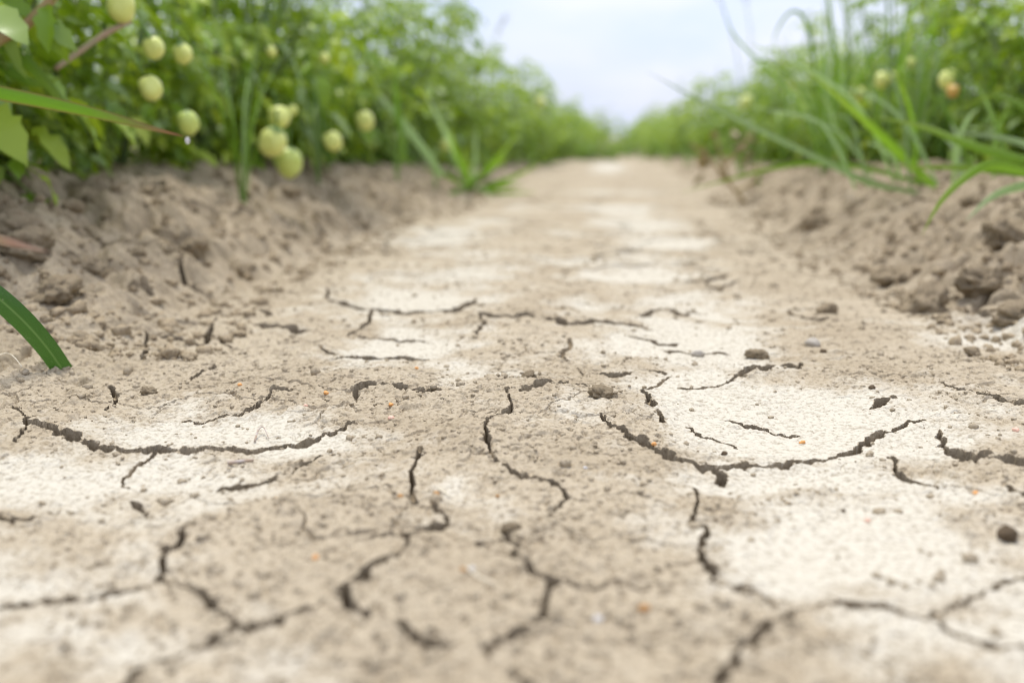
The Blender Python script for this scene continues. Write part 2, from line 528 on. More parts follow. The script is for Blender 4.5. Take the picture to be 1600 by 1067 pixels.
# ------------------------------------------------------------------ ground: mesh grid (finer towards the viewer)
ys = [0.15]
while ys[-1] < 400:
    y = ys[-1]
    st = min(max(0.0010, 0.32 * y * y / 200), 0.0036 * y) if y < 12 else 0.04 * y
    ys.append(y + st)
ys = np.array(ys)
us = list(np.arange(-0.68, 0.50, 0.00105))
a = [us[0]]; st = 0.0011
while a[-1] > -6: a.append(a[-1] - st); st *= 1.022
b = [us[-1]]; st = 0.0011
while b[-1] < 6: b.append(b[-1] + st); st *= 1.022
us = np.array(a[1:][::-1] + us + b[1:])
NR, NC = len(ys), len(us)
Y = np.repeat(ys[:, None], NC, 1); X = us[None, :] * ys[:, None]
SP = np.repeat(np.maximum(np.gradient(ys), 0.00105 * ys)[:, None], NC, 1)   # local grid spacing

def oct_(wl, seed, warp=0.0):
    """noise of one wavelength, faded out where the grid is too coarse for it"""
    k = np.clip(wl / (2.2 * SP) - 1, 0, 1)
    return perlin(X / wl, Y / wl, seed) * k

bh, bm = bank_h(X, Y)
mx_ = X + 0.035 * perlin(X / 0.13, Y / 0.13, 71) + 0.016 * perlin(X / 0.045, Y / 0.045, 72)
my_ = Y + 0.05 * perlin(X / 0.15, Y / 0.15, 73) + 0.02 * perlin(X / 0.05, Y / 0.05, 74)
pale, blk = masks(mx_, my_)
far = smooth(1.2, 1.8, Y)
# ragged mask edges
wob = 0.5 * oct_(0.05, 1) + 0.3 * oct_(0.02, 2)
pale_n = np.clip(pale + wob * 0.55 * (pale > 0.03), 0, 1.2)
bmn = np.clip(bm + wob * 0.6 * (bm > 0.02) * (bm < 0.98), 0, 1)
rough = np.clip(1.0 - 0.85 * pale_n, 0.16, 1) * (1 - bmn)
Z = bh + (-0.006 * pale + 0.009 * blk) * (1 - bm)
Z += 0.006 * perlin(X / 0.22, Y / 0.22, 5) * (1 - bmn) + 0.012 * perlin(X / 0.6, Y / 0.5, 6) * bm
# crumbly surface of the track
o40, o18, o8, o4, o25 = oct_(0.040, 7), oct_(0.018, 8), oct_(0.008, 9), oct_(0.0045, 10), oct_(0.0026, 12)
Z += rough * (0.0022 * o40 + 0.0008 * o18 + 0.0007 * o8 + 0.0008 * o4 + 0.0007 * o25)
Z += (1 - bmn) * 0.0003 * (o8 + o4)
pit = oct_(0.0058, 13) + 0.6 * oct_(0.0032, 14)
Z -= rough * 0.0026 * smooth(0.26, 0.55, pit) * (0.55 + 0.6 * perlin(X / 0.05, Y / 0.05, 19))
Z -= rough * 0.0020 * smooth(0.40, 0.60, oct_(0.013, 27))
lump = oct_(0.026, 15) + 0.6 * oct_(0.012, 16)
Z += rough * 0.0020 * smooth(0.45, 0.8, lump)
# cloddy banks
wx = X + 0.02 * perlin(X / 0.06, Y / 0.06, 17); wy = Y + 0.02 * perlin(X / 0.06, Y / 0.06, 18)
for wl, amp, sd in ((0.13, 0.042, 20), (0.062, 0.038, 21), (0.030, 0.020, 22), (0.014, 0.009, 23)):
    k = np.clip(wl / (2.2 * SP) - 1, 0, 1)
    f1, f2 = worley(wx / wl, wy / wl, sd)
    Z += bmn * k * amp * (0.36 - np.clip(f1, 0, 1.1) ** 2 * 1.25) * (0.75 + 0.7 * perlin(X / (wl * 3), Y / (wl * 3), sd + 20))
f1, f2 = worley(wx / 0.075, wy / 0.075, 26)                    # dark gaps between the clods
Z -= bmn * 0.030 * smooth(0.16, 0.03, f2 - f1) * smooth(0.0, 0.35, perlin(X / 0.12, Y / 0.12, 28))
Z += bmn * (0.0035 * oct_(0.02, 24) + 0.0022 * o8 + 0.0013 * o4)
# shrinkage cracks farther along the track
f1, f2 = worley(wx / 0.21, wy / 0.16, 31)
ck = (f2 - f1) * 0.10
Z -= far * (1 - bmn) * 0.012 * smooth(0.0055, 0.001, ck) * (perlin(X / 0.3, Y / 0.3, 33) > -0.15)

# hairline crazing of the crust
hx = X + 0.008 * perlin(X / 0.03, Y / 0.03, 61) + 0.0025 * oct_(0.008, 63); hy = Y + 0.008 * perlin(X / 0.03, Y / 0.03, 62) + 0.0025 * oct_(0.008, 64)
f1, f2 = worley(hx / 0.085, hy / 0.07, 65)
hw0 = (f2 - f1) * 0.04
HAIR = (1 - bmn) * (1 - far) * smooth(0.0011, 0.0004, hw0) * smooth(-0.05, 0.25, perlin(X / 0.11, Y / 0.11, 66)) * np.clip(1 - 1.5 * pale, 0, 1)
Z -= 0.0035 * HAIR * np.clip(0.0022 / SP, 0, 1)

# the cracks of the photograph: photo polyline, opening in pixels at its two ends and middle
CRACKS = [
 ([(18, 625), (37, 647), (44, 660), (67, 666), (88, 677), (111, 682), (142, 694), (175, 701), (236, 705), (304, 705), (400, 700), (470, 690), (520, 675), (557, 660)], (7, 13, 7, 5)),
 ([(42, 668), (37, 680), (20, 690)], (4, 2)),
 ([(242, 710), (215, 725), (195, 742), (192, 752), (200, 758)], (4, 3)),
 ([(503, 705), (472, 724), (439, 737), (405, 752), (341, 764)], (3, 5, 6)),
 ([(-20, 801), (20, 805), (60, 800), (91, 796)], (5, 5, 3)),
 ([(208, 781), (220, 789), (236, 802)], (6, 9, 4)),
 ([(304, 822), (287, 828), (280, 845), (263, 859), (251, 876), (258, 906), (280, 921), (320, 933), (327, 947), (354, 963), (371, 980)], (7, 12, 11, 12)),
 ([(371, 980), (398, 984), (425, 979), (456, 967), (506, 950)], (9, 9, 3)),
 ([(371, 980), (344, 997), (314, 1009), (270, 1026), (243, 1031)], (12, 9, 4)),
 ([(225, 1040), (202, 1055), (180, 1085)], (5, 8)),
 ([(-20, 942), (20, 939), (81, 935), (128, 936), (182, 926), (246, 915)], (5, 6, 4)),
 ([(657, 697), (653, 710), (648, 720), (645, 751), (643, 771), (650, 788)], (8, 10, 9)),
 ([(660, 792), (685, 800), (699, 812), (672, 825), (641, 837), (610, 843), (581, 844)], (3, 10, 6, 2)),
 ([(641, 837), (637, 855), (614, 879), (574, 906), (547, 923), (540, 947), (557, 967), (576, 976)], (6, 9, 16, 14)),
 ([(622, 978), (635, 988), (651, 1004), (682, 1011), (722, 1021)], (7, 14, 7)),
 ([(790, 612), (800, 637), (780, 650), (763, 660), (758, 680), (768, 700), (775, 717), (810, 735), (850, 747), (878, 757), (884, 768), (870, 785), (857, 796)], (5, 7, 8, 7)),
 ([(786, 806), (793, 825), (793, 839)], (5, 8)),
 ([(715, 838), (746, 845), (775, 842), (793, 839), (808, 852), (805, 872), (834, 893), (857, 913), (856, 940), (844, 967), (824, 984), (793, 1004), (760, 1022)], (5, 9, 13, 15)),
 ([(857, 913), (880, 914), (901, 925), (935, 923), (962, 916), (1013, 926)], (8, 5, 2)),
 ([(797, 1050), (815, 1064), (835, 1095)], (8, 14)),
 ([(938, 645), (955, 664), (986, 677), (1009, 691), (1036, 704), (1060, 714), (1111, 720), (1195, 719), (1249, 712), (1310, 704), (1340, 695), (1350, 687), (1380, 678), (1414, 667), (1445, 659)], (9, 13, 7, 8, 4)),
 ([(1112, 722), (1124, 734), (1131, 750)], (9, 15)),
 ([(1087, 752), (1089, 775), (1082, 806)], (8, 8)),
 ([(1093, 806), (1105, 822), (1100, 838), (1090, 856), (1104, 879), (1114, 896), (1111, 916)], (5, 14, 15)),
 ([(1111, 916), (1148, 923), (1175, 931), (1213, 948)], (5, 9, 5)),
 ([(1266, 955), (1242, 962), (1225, 977), (1202, 990), (1175, 1011), (1151, 1031), (1138, 1055), (1115, 1090)], (9, 17, 14, 22)),
 ([(1262, 955), (1330, 955), (1364, 957), (1397, 965), (1458, 974), (1489, 957), (1512, 947), (1546, 923), (1573, 911), (1615, 904)], (7, 7, 8, 4)),
 ([(1458, 976), (1489, 1001), (1532, 1017), (1566, 1023), (1620, 1017)], (5, 7, 6)),
 ([(1390, 708), (1398, 716), (1403, 731), (1424, 744), (1465, 754)], (6, 10, 4)),
 ([(1467, 675), (1472, 691), (1485, 704), (1510, 711), (1560, 718), (1620, 727)], (9, 9, 7)),
 ([(1573, 760), (1590, 768), (1615, 772)], (5, 4)),
 ([(1466, 598), (1499, 610), (1532, 623), (1566, 632), (1615, 638)], (4, 6, 6)),
 ([(1364, 644), (1375, 632), (1397, 626)], (6, 13, 7)),
 ([(1163, 588), (1178, 579), (1208, 573)], (10, 13)),
 ([(1208, 573), (1239, 573), (1254, 567)], (4, 6)),
 ([(1163, 588), (1141, 595), (1121, 606), (1060, 611)], (3, 2, 2)),
 ([(989, 527), (1029, 536), (1058, 537)], (6, 3)),
 ([(1036, 552), (1070, 554), (1141, 554)], (2, 2)),
 ([(743, 519), (753, 509), (754, 496), (800, 497), (851, 497), (884, 505), (935, 504), (969, 505), (1019, 512)], (5, 5, 6, 5)),
 ([(1000, 492), (1040, 484), (1055, 480)], (4, 3)),
 ([(512, 448), (513, 466), (540, 478), (585, 487), (640, 490), (700, 488), (735, 480), (742, 470)], (7, 6, 6, 6)),
 ([(581, 487), (574, 502), (564, 510), (543, 519)], (5, 6, 3)),
 ([(554, 521), (597, 524), (641, 527), (665, 531)], (2, 3, 2)),
 ([(520, 560), (547, 554), (581, 558), (631, 559), (668, 561)], (5, 6, 4)),
 ([(501, 534), (506, 547), (520, 551)], (6, 8)),
 ([(890, 528), (888, 539), (881, 552), (883, 565)], (8, 9, 5)),
 ([(901, 576), (935, 585), (969, 588), (1016, 583), (1038, 588)], (2, 4, 2)),
 ([(815, 581), (824, 586), (836, 592)], (7, 7)),
 ([(812, 611), (834, 605), (856, 600)], (8, 8)),
 ([(861, 600), (890, 602), (918, 603)], (2, 2)),
 ([(557, 628), (556, 611), (580, 607), (611, 605), (631, 612), (665, 617), (690, 618)], (9, 7, 8, 4)),
 ([(1003, 611), (1013, 625), (1016, 638)], (10, 14)),
 ([(1026, 646), (1040, 659)], (6, 4)),
 ([(1013, 610), (1030, 602), (1048, 592)], (3, 4)),
 ([(230, 524), (226, 552), (226, 567)], (6, 7)),
 ([(236, 529), (270, 527), (297, 532), (316, 536), (327, 519), (338, 497)], (3, 5, 9)),
 ([(332, 522), (354, 534), (370, 540)], (5, 2)),
 ([(172, 600), (182, 617), (175, 633), (164, 643)], (7, 9, 4)),
 ([(458, 614), (429, 613), (415, 630), (388, 645), (337, 657), (287, 660)], (4, 5, 2)),
 ([(402, 505), (439, 510), (482, 515)], (5, 5)),
 ([(410, 488), (420, 492)], (7, 5)),
 ([(283, 434), (294, 455), (321, 460)], (6, 4)),
 ([(1134, 654), (1185, 666), (1245, 678)], (3, 2)),
 ([(1072, 664), (1097, 676), (1154, 687)], (5, 2)),
 ([(1073, 443), (1111, 441), (1136, 433)], (4, 5)),
 ([(1105, 456), (1130, 450), (1152, 442)], (4, 6)),
 ([(1232, 483), (1245, 492), (1276, 500), (1293, 494)], (4, 8)),
 ([(300, 590), (320, 580), (332, 571)], (5, 4)),
 ([(1040, 480), (1063, 490), (1090, 488)], (3, 3)),
 # holes and gaps between the clods of the banks
 ([(110, 406), (125, 409), (142, 413)], (20, 26, 20)), ([(222, 300), (238, 310), (252, 322)], (14, 22, 14)), ([(66, 450), (72, 470)], (9, 9)),
 ([(200, 470), (235, 475)], (6, 8)), ([(1505, 490), (1540, 496), (1560, 503)], (8, 11, 7)), ([(1440, 476), (1475, 478)], (6, 8)), ([(1570, 345), (1600, 352)], (10, 10)),
]
def rn(k): return float(RNG.normal()) * k
def crack(px, wpx):
    # finer photo polyline with a fractal wander
    P = [Vector((a, b, 0)) for a, b in px]
    L = sum((P[i + 1] - P[i]).length for i in range(len(P) - 1))
    Q = catmull(P, max(6, int(L / 3.5)))
    W = []
    pts = []
    n = len(Q)
    ph = RNG.uniform(0, 6.28, 6)
    for i, q in enumerate(Q):
        k = i / (n - 1)
        s = k * L
        tg = (Q[min(i + 1, n - 1)] - Q[max(i - 1, 0)]).normalized()
        nr = Vector((-tg.y, tg.x, 0))
        wp = float(np.interp(k, np.linspace(0, 1, len(wpx)), wpx))
        wp *= max(0.14, 0.86 + 0.36 * math.sin(s / 11 + ph[0]) + 0.30 * math.sin(s / 5.3 + ph[1]) + 0.22 * math.sin(s / 2.6 + ph[4]) + rn(0.12))
        wp *= min(1, 0.35 + 6 * min(k, 1 - k) + (0.3 if len(px) < 4 else 0))
        j = wp * 0.10 + 0.9
        q = q + nr * (j * (math.sin(s / 8 + ph[2]) + 0.8 * math.sin(s / 3.6 + ph[3])) + rn(0.45))
        a = ground_pt(q.x, q.y)
        b = ground_pt(q.x + nr.x * 2, q.y + nr.y * 2)
        t2 = ground_pt(q.x + tg.x * 2, q.y + tg.y * 2)
        tv = Vector((t2[0] - a[0], t2[1] - a[1])); bv = Vector((b[0] - a[0], b[1] - a[1]))
        wv = abs(tv.normalized().cross(bv)) / 2 * wp if tv.length > 0 else 0.003
        pts.append(a); W.append(min(max(wv, 0.0014), 0.030 if max(wpx) > 17 and px[0][1] < 520 else 0.016))
    return np.array(pts), np.array(W)

jx = 0.0016 * oct_(0.011, 41) + 0.0009 * oct_(0.0045, 43)
jy = 0.0016 * oct_(0.011, 42) + 0.0009 * oct_(0.0045, 44)
XW, YW = X + jx, Y + jy
CUT = np.zeros_like(Z); LIP = np.zeros_like(Z)
for px, wpx in CRACKS:
    P, Wd = crack(px, wpx)
    fill = np.convolve(RNG.uniform(0, 1, len(P) + 4), np.ones(3) / 3, 'same')      # crumbs have fallen in here and there
    for i in range(len(P) - 1):
        a, b = P[i], P[i + 1]
        w0 = 0.5 * (Wd[i] + Wd[i + 1])
        hw = w0 * 0.38 + 0.0002
        pad_ = hw + 0.014
        r0, r1 = np.searchsorted(ys, [min(a[1], b[1]) - pad_, max(a[1], b[1]) + pad_])
        if r1 <= r0: continue
        xm, xM = min(a[0], b[0]) - pad_, max(a[0], b[0]) + pad_
        yl, yh = ys[r0], ys[min(r1, NR - 1)]
        c0, c1 = np.searchsorted(us, [min(xm / yl, xm / yh), max(xM / yl, xM / yh)])
        if c1 <= c0: continue
        sx, sy = XW[r0:r1, c0:c1], YW[r0:r1, c0:c1]
        d = b - a; LL = max(d @ d, 1e-12)
        t = np.clip(((sx - a[0]) * d[0] + (sy - a[1]) * d[1]) / LL, 0, 1)
        D = np.hypot(sx - a[0] - t * d[0], sy - a[1] - t * d[1])
        sp = SP[r0:r1, c0:c1]
        hw_ = np.maximum(hw, 0.55 * sp)
        dep = min(0.055, 0.012 + 5.0 * w0) * (1.0 if fill[i % len(fill)] > 0.30 else 0.16)
        prof = (0.75 * smooth(1.04, 0.78, D / hw_) + 0.25 * smooth(0.8, 0.2, D / hw_)) * dep
        blkv = CUT[r0:r1, c0:c1]
        np.maximum(blkv, prof, out=blkv)
        lp = LIP[r0:r1, c0:c1]
        np.maximum(lp, np.exp(-(np.maximum(D - hw, 0) / 0.006) ** 2) * min(0.0007, w0 * 0.15), out=lp)
Z += LIP - CUT * (1 + 0.30 * o8 + 0.30 * o4 + 0.2 * o25) + 0.0022 * smooth(0.002, 0.008, CUT) * (o8 + o4 + 0.6 * o25)
Zf = Z.astype(np.float32)
# the pale silt is only a thin crust: crack walls show the brown soil below it
inner = smooth(0.0012, 0.003, CUT)
for ax, sh in ((0, 1), (0, -1), (1, 1), (1, -1)): inner = np.maximum(inner, np.roll(smooth(0.0012, 0.003, CUT), sh, ax))
pale_n = pale_n * (1 - inner)
sub = np.maximum(bmn, inner)

def ground_z(x, y):
    u = x / y
    i = int(np.clip(np.searchsorted(ys, y) - 1, 0, NR - 2)); j = int(np.clip(np.searchsorted(us, u) - 1, 0, NC - 2))
    a = (y - ys[i]) / (ys[i + 1] - ys[i]); b = (u - us[j]) / (us[j + 1] - us[j])
    a = min(max(a, 0), 1); b = min(max(b, 0), 1)
    return float((Zf[i, j] * (1 - b) + Zf[i, j + 1] * b) * (1 - a) + (Zf[i + 1, j] * (1 - b) + Zf[i + 1, j + 1] * b) * a)

def on_ground(px, py):
    """point where the sight line of a photo pixel meets the finished ground"""
    x, y = ground_pt(px, py)
    return Vector((x, y, ground_z(x, y)))

V = np.stack([X, Y, Z], -1).reshape(-1, 3).astype(np.float32)
idx = np.arange(NR * NC, dtype=np.int32).reshape(NR, NC)
quad = np.stack([idx[:-1, :-1], idx[:-1, 1:], idx[1:, 1:], idx[1:, :-1]], -1).reshape(-1, 4)
on_track = ((bmn < 0.5) & (X > toe(Y, -1) - 0.1) & (X < toe(Y, 1) + 0.1))[:-1, :-1].reshape(-1)

def grid_mesh(name, fq):
    used, inv = np.unique(fq, return_inverse=True)
    inv = inv.reshape(fq.shape).astype(np.int32)
    me = bpy.data.meshes.new(name)
    me.vertices.add(len(used)); me.vertices.foreach_set('co', V[used].ravel())
    me.loops.add(inv.size); me.loops.foreach_set('vertex_index', inv.ravel())
    me.polygons.add(len(inv))
    me.polygons.foreach_set('loop_start', np.arange(0, inv.size, 4, dtype=np.int32))
    me.polygons.foreach_set('use_smooth', np.zeros(len(inv), bool))
    for nm, arr in (('pale', pale_n), ('bank', sub)):
        at_ = me.attributes.new(nm, 'FLOAT', 'POINT')
        at_.data.foreach_set('value', arr.reshape(-1)[used].astype(np.float32))
    me.materials.append(M_GROUND)
    me.update(calc_edges=True)
    return me

tag(link('path', grid_mesh('path', quad[on_track])), 'dried cracked pale mud track running between the two crop rows', 'path', kind='structure')
tag(link('ground', grid_mesh('ground', quad[~on_track])), 'loose cloddy brown soil banked up on both sides of the mud track', 'soil', kind='structure')

# ------------------------------------------------------------------ clods, crumbs, pebbles
def ico(sub):
    import bmesh
    bm_ = bmesh.new(); bmesh.ops.create_icosphere(bm_, subdivisions=sub, radius=1.0)
    bm_.verts.ensure_lookup_table()
    v = np.array([q.co[:] for q in bm_.verts]); f = [tuple(q.index for q in fc.verts) for fc in bm_.faces]
    bm_.free()
    return v, f

def n3(v, s, seed):
    return (perlin(v[:, 0] * s + 7.3, v[:, 1] * s + 1.7, seed) + perlin(v[:, 1] * s + 3.1, v[:, 2] * s + 9.2, seed + 1) + perlin(v[:, 2] * s + 5.5, v[:, 0] * s + 2.2, seed + 2)) / 2

def lump_mesh(name, mat, seed, sub=4, flat=0.75, rough_=1.0):
    v, f = ico(sub)
    d = 1 + rough_ * (0.50 * n3(v, 1.1, seed) + 0.55 * (0.25 - np.abs(n3(v, 2.1, seed + 3))) + 0.32 * (0.2 - np.abs(n3(v, 4.6, seed + 6))) + 0.16 * n3(v, 9, seed + 9) + 0.08 * n3(v, 17, seed + 12))
    v = v * d[:, None] * np.array([1.0, 0.9, flat])
    mb = MB(); mb.add(v, f)
    return mb.mesh(name, mat)

CLODS = [lump_mesh('soil_clod', M_CLOD, 50 + 12 * k) for k in range(7)]

def clod(me, p, r, label, group=None, name='soil_clod', cat='clod', sink=0.35):
    o = link(name, me, loc=(p[0], p[1], p[2] + r * (0.7 - sink) * 0.75))
    o.scale = (r * random.uniform(0.9, 1.15), r * random.uniform(0.9, 1.1), r * random.uniform(0.75, 1.0))
    o.rotation_euler = (random.uniform(-0.4, 0.4), random.uniform(-0.4, 0.4), random.uniform(0, 6.28))
    tag(o, label, cat, group)
    return o

# clods one can point at (photo place, radius in photo pixels)
for px, py, r, lab in [
        (90, 458, 40, 'broad brown clod at the toe of the left bank, above the cut leaf tip'),
        (225, 458, 30, 'rounded dark-sided clod at the toe of the left bank, right of the broad clod'),
        (45, 372, 40, 'pale crumbly clod at the left edge of the photo, above the dark hole'),
        (300, 400, 24, 'knobbly clod on the left bank right of the dark hole'),
        (1530, 452, 38, 'large overhanging brown clod on the right bank near the photo edge'),
        (1440, 470, 36, 'flat-topped clod at the toe of the right bank left of the large overhanging clod'),
        (1590, 490, 34, 'clod cut by the right photo edge below the large overhanging clod'),
        (1400, 425, 34, 'rough clod on the right bank slope, left of and above the flat-topped clod'),
        (1570, 370, 36, 'dark-undercut clod high on the right bank at the photo edge'),
        (1290, 480, 14, 'small upright crumb of soil at a short crack by the right bank')]:
    p = on_ground(px, py + r * 0.5)
    clod(CLODS[int(px) % 7], p, r / FPX * p.y, lab, sink=0.3)
# the rest of the clods lying on the banks
for side, lab in ((-1, 'crumbly grey brown clod lying on the left soil bank'), (1, 'crumbly grey brown clod lying on the right soil bank')):
    for k in range(70):
        y = 1.0 + 3.6 * random.random() ** 1.4
        x = (float(toe(y, -1)) - random.uniform(0.02, 0.27)) if side < 0 else (float(toe(y, 1)) + random.uniform(0.03, 0.36))
        r = random.choice((0.007, 0.009, 0.012, 0.015, 0.020)) * random.uniform(0.8, 1.2)
        clod(CLODS[k % 7], (x, y, ground_z(x, y)), r, lab, 'clods on the %s soil bank' % ('left' if side < 0 else 'right'))

DARK = lump_mesh('dark_clod', M_DARKCLOD, 201, sub=4, flat=0.9, rough_=0.55)
GREYP = lump_mesh('grey_pebble', M_GREY, 231, sub=3, flat=0.7, rough_=0.5)
def at_track(me, px, py, r, label, name, cat, sink=0.3):
    p = on_ground(px, py + r * 0.6)
    return clod(me, p, r / FPX * p.y, label, name=name, cat=cat, sink=sink)
at_track(DARK, 1575, 828, 15, 'round dark brown clod alone on pale crust near the right photo edge', 'dark_clod', 'clod', 0.1)
at_track(GREYP, 1090, 553, 11, 'grey lump on the thin crack across the far white patch', 'grey_lump', 'clod')
at_track(CLODS[2], 1181, 550, 14, 'small brown clod just above the short wide crack right of the white patch', 'soil_clod', 'clod')
at_track(GREYP, 1270, 533, 11, 'pale grey pebble right of the small brown clod', 'pebble', 'pebble')
at_track(DARK, 1286, 546, 6, 'small dark crumb just below the pale grey pebble', 'dark_clod', 'clod')
at_track(CLODS[4], 940, 608, 19, 'low crumbly clod on the crest of the middle mud block', 'soil_clod', 'clod', 0.45)
at_track(CLODS[1], 798, 808, 16, 'crumbly clod heaped above the round plate of mud in front', 'soil_clod', 'clod', 0.45)
at_track(CLODS[5], 234, 608, 13, 'crumbly clod on the track right of the short crack below the cut leaf', 'soil_clod', 'clod', 0.35)
at_track(DARK, 1132, 697, 5, 'small dark crumb on the white patch above the long right crack', 'dark_clod', 'clod')
at_track(DARK, 1318, 789, 4, 'tiny dark crumb on the pale crust below the long right crack', 'dark_clod', 'clod')
at_track(DARK, 1362, 609, 5, 'dark flat crumb above the short crumbled pit on the right', 'dark_clod', 'clod')
at_track(CLODS[0], 1520, 545, 12, 'small brown clod on the rise below the right bank', 'soil_clod', 'clod')
at_track(CLODS[3], 520, 545, 10, 'little clod in the crack left of the white patch in the middle', 'soil_clod', 'clod')
at_track(CLODS[6], 825, 585, 10, 'little clod above the crumbled crest in the middle', 'soil_clod', 'clod')

ORG = lump_mesh('orange_speck', M_ORANGE, 261, sub=3, rough_=0.6)
PNK = lump_mesh('pink_speck', M_PINK, 281, sub=3, rough_=0.6)
RST = lump_mesh('rust_speck', M_RUST, 301, sub=3, rough_=0.7)
FLF = lump_mesh('pale_fleck', M_FLUFF, 321, sub=3, rough_=0.9)
for me, px, py, r, nm, lab in [
        (ORG, 375, 607, 4, 'orange_speck', 'orange speck right of the crumbly clod on the left of the track'),
        (PNK, 478, 634, 4, 'pink_speck', 'pink speck below the thin curved crack left of the middle'),
        (ORG, 510, 615, 5, 'orange_speck', 'orange speck left of the hooked crack near the middle'),
        (ORG, 611, 633, 5, 'orange_speck', 'orange speck below the hooked crack near the middle'),
        (PNK, 611, 656, 5, 'pink_speck', 'pink speck straight below the orange speck near the middle'),
        (ORG, 493, 872, 6, 'orange_speck', 'bright orange speck in the left foreground, the nearest orange one'),
        (ORG, 431, 775, 4, 'orange_speck', 'tiny orange speck below the slanting crack left of the middle'),
        (RST, 626, 773, 6, 'rust_speck', 'rusty brown crumb left of the short upright crack'),
        (RST, 682, 759, 6, 'rust_speck', 'rusty brown crumb at the end of a bit of straw'),
        (ORG, 651, 579, 4, 'orange_speck', 'yellowish orange speck above the hooked crack'),
        (ORG, 1254, 680, 5, 'orange_speck', 'orange speck on the white patch inside the long right crack'),
        (ORG, 1525, 760, 5, 'orange_speck', 'orange speck on the crust at the right near a short crack'),
        (PNK, 1356, 810, 5, 'pink_speck', 'pink speck on the large pale patch at the right'),
        (PNK, 1586, 677, 5, 'pink_speck', 'pink speck at the right photo edge'),
        (ORG, 1022, 687, 5, 'orange_speck', 'orange grain caught in the long right crack'),
        (RST, 1007, 949, 11, 'rust_speck', 'blurred reddish brown crumb in the foreground right of the round mud plate'),
        (RST, 777, 763, 4, 'rust_speck', 'small rusty grain right of the bit of straw'),
        (RST, 724, 894, 7, 'rust_speck', 'blurred brown crumb on the round mud plate in front'),
        (FLF, 738, 888, 6, 'pale_fleck', 'pale bluish fleck on the round mud plate in front'),
        (FLF, 935, 966, 8, 'pale_fleck', 'blurred pale fleck in the foreground below the forked crack'),
        (FLF, 914, 724, 4, 'pale_fleck', 'bright white fleck right of the long middle crack')]:
    at_track(me, px, py, r, lab, nm, 'fleck' if me is FLF else 'grit', 0.35)

def stick(name, pxs, r0, r1, mat, label, cat, lift=0.0015, hump=0.0):
    P = [on_ground(*q) for q in pxs]
    zt = max(p.z for p in P)
    for i, p in enumerate(P): p.z = max(p.z, zt - 0.004) + lift + hump * math.sin(math.pi * i / (len(P) - 1))
    mb = MB(); tube(mb, P, r0, r1, 6, 12)
    return tag(link(name, mb.mesh(name, mat)), label, cat)
stick('twig', [(356, 721), (375, 718), (396, 715)], 0.0014, 0.0009, M_TWIG, 'short flat twig lying on pale crust below the long left crack', 'twig')
stick('straw', [(683, 757), (692, 763), (703, 771)], 0.0006, 0.0005, M_STRAW, 'short bit of pale straw lying between two upright cracks', 'straw')
stick('straw', [(-6, 571), (12, 569), (24, 580), (36, 590)], 0.0004, 0.0003, M_STRAW, 'thin arched pale straw below the cut leaf at the left edge', 'straw', hump=0.006)
stick('straw', [(516, 590), (530, 584), (545, 586)], 0.0004, 0.0003, M_STRAW, 'thin pale straw on the track left of the hooked crack', 'straw')
stick('straw', [(728, 893), (748, 910), (772, 923)], 0.0005, 0.0004, M_STRAW, 'blurred thin straw lying on the round mud plate in front', 'straw')
stick('withered_weed', [(398, 690), (404, 680), (412, 676), (420, 688)], 0.0007, 0.0003, M_TWIG, 'tiny withered weed lying on the pale patch above the long left crack', 'weed', hump=0.004)

def crumb_field(name, n, area, size, label, sub, dens):
    v0, f0 = ico(sub)
    mb = MB(); k = 0
    VV = []; FF = []
    f0 = np.array(f0)
    while k < n:
        x, y = area()
        if dens(x, y) < random.random(): continue
        r = size(y)
        z = ground_z(x, y)
        sc = np.array([random.uniform(0.7, 1.3), random.uniform(0.7, 1.2), random.uniform(0.5, 0.95)]) * r
        v = v0 * (1 + RNG.normal(0, 0.24, (len(v0), 1))) * sc
        q = random.uniform(0, 6.28); c, s = math.cos(q), math.sin(q)
        v = np.stack([v[:, 0] * c - v[:, 1] * s, v[:, 0] * s + v[:, 1] * c, v[:, 2]], -1) + (x, y, z + r * 0.2)
        VV.append(v); FF.append(f0 + k * len(v0)); k += 1
    mb.v = np.concatenate(VV).tolist(); mb.f = np.concatenate(FF).tolist()
    mb.t = mb.e = [0.0] * len(mb.v)
    me = mb.mesh(name, M_GROUND if 'track' in label else M_CLOD)
    return tag(link(name, me), label, 'soil crumbs', kind='stuff')

def track_area():
    y = 0.30 + 1.9 * random.random() ** 1.6
    return random.uniform(max(-0.50, -0.64 * y), min(0.42, 0.45 * y)), y
def track_dens(x, y):
    u = x / y
    i = min(np.searchsorted(ys, y), NR - 1); j = min(np.searchsorted(us, u), NC - 1)
    if CUT[i, j] > 0.004: return 0.5
    return max(0.03, 1 - 1.0 * float(pale_n[i, j])) * (0.25 + 0.75 * float(lump[i, j] > 0.15))
crumb_field('soil_crumbs', 8000, track_area, lambda y: random.lognormvariate(math.log(0.00105), 0.5) * (0.8 + 0.35 * y), 'fine loose soil crumbs strewn over the mud track', 1, track_dens)
def bank_area():
    y = 0.85 + 3.0 * random.random() ** 1.5
    if random.random() < 0.5: return float(toe(y, -1)) + random.uniform(-0.27, 0.07), y
    return float(toe(y, 1)) + random.uniform(-0.06, 0.36), y
crumb_field('soil_crumbs', 5000, bank_area, lambda y: min(0.008, random.lognormvariate(math.log(0.0030), 0.55)), 'loose soil crumbs covering both soil banks', 2, lambda x, y: 1.0)

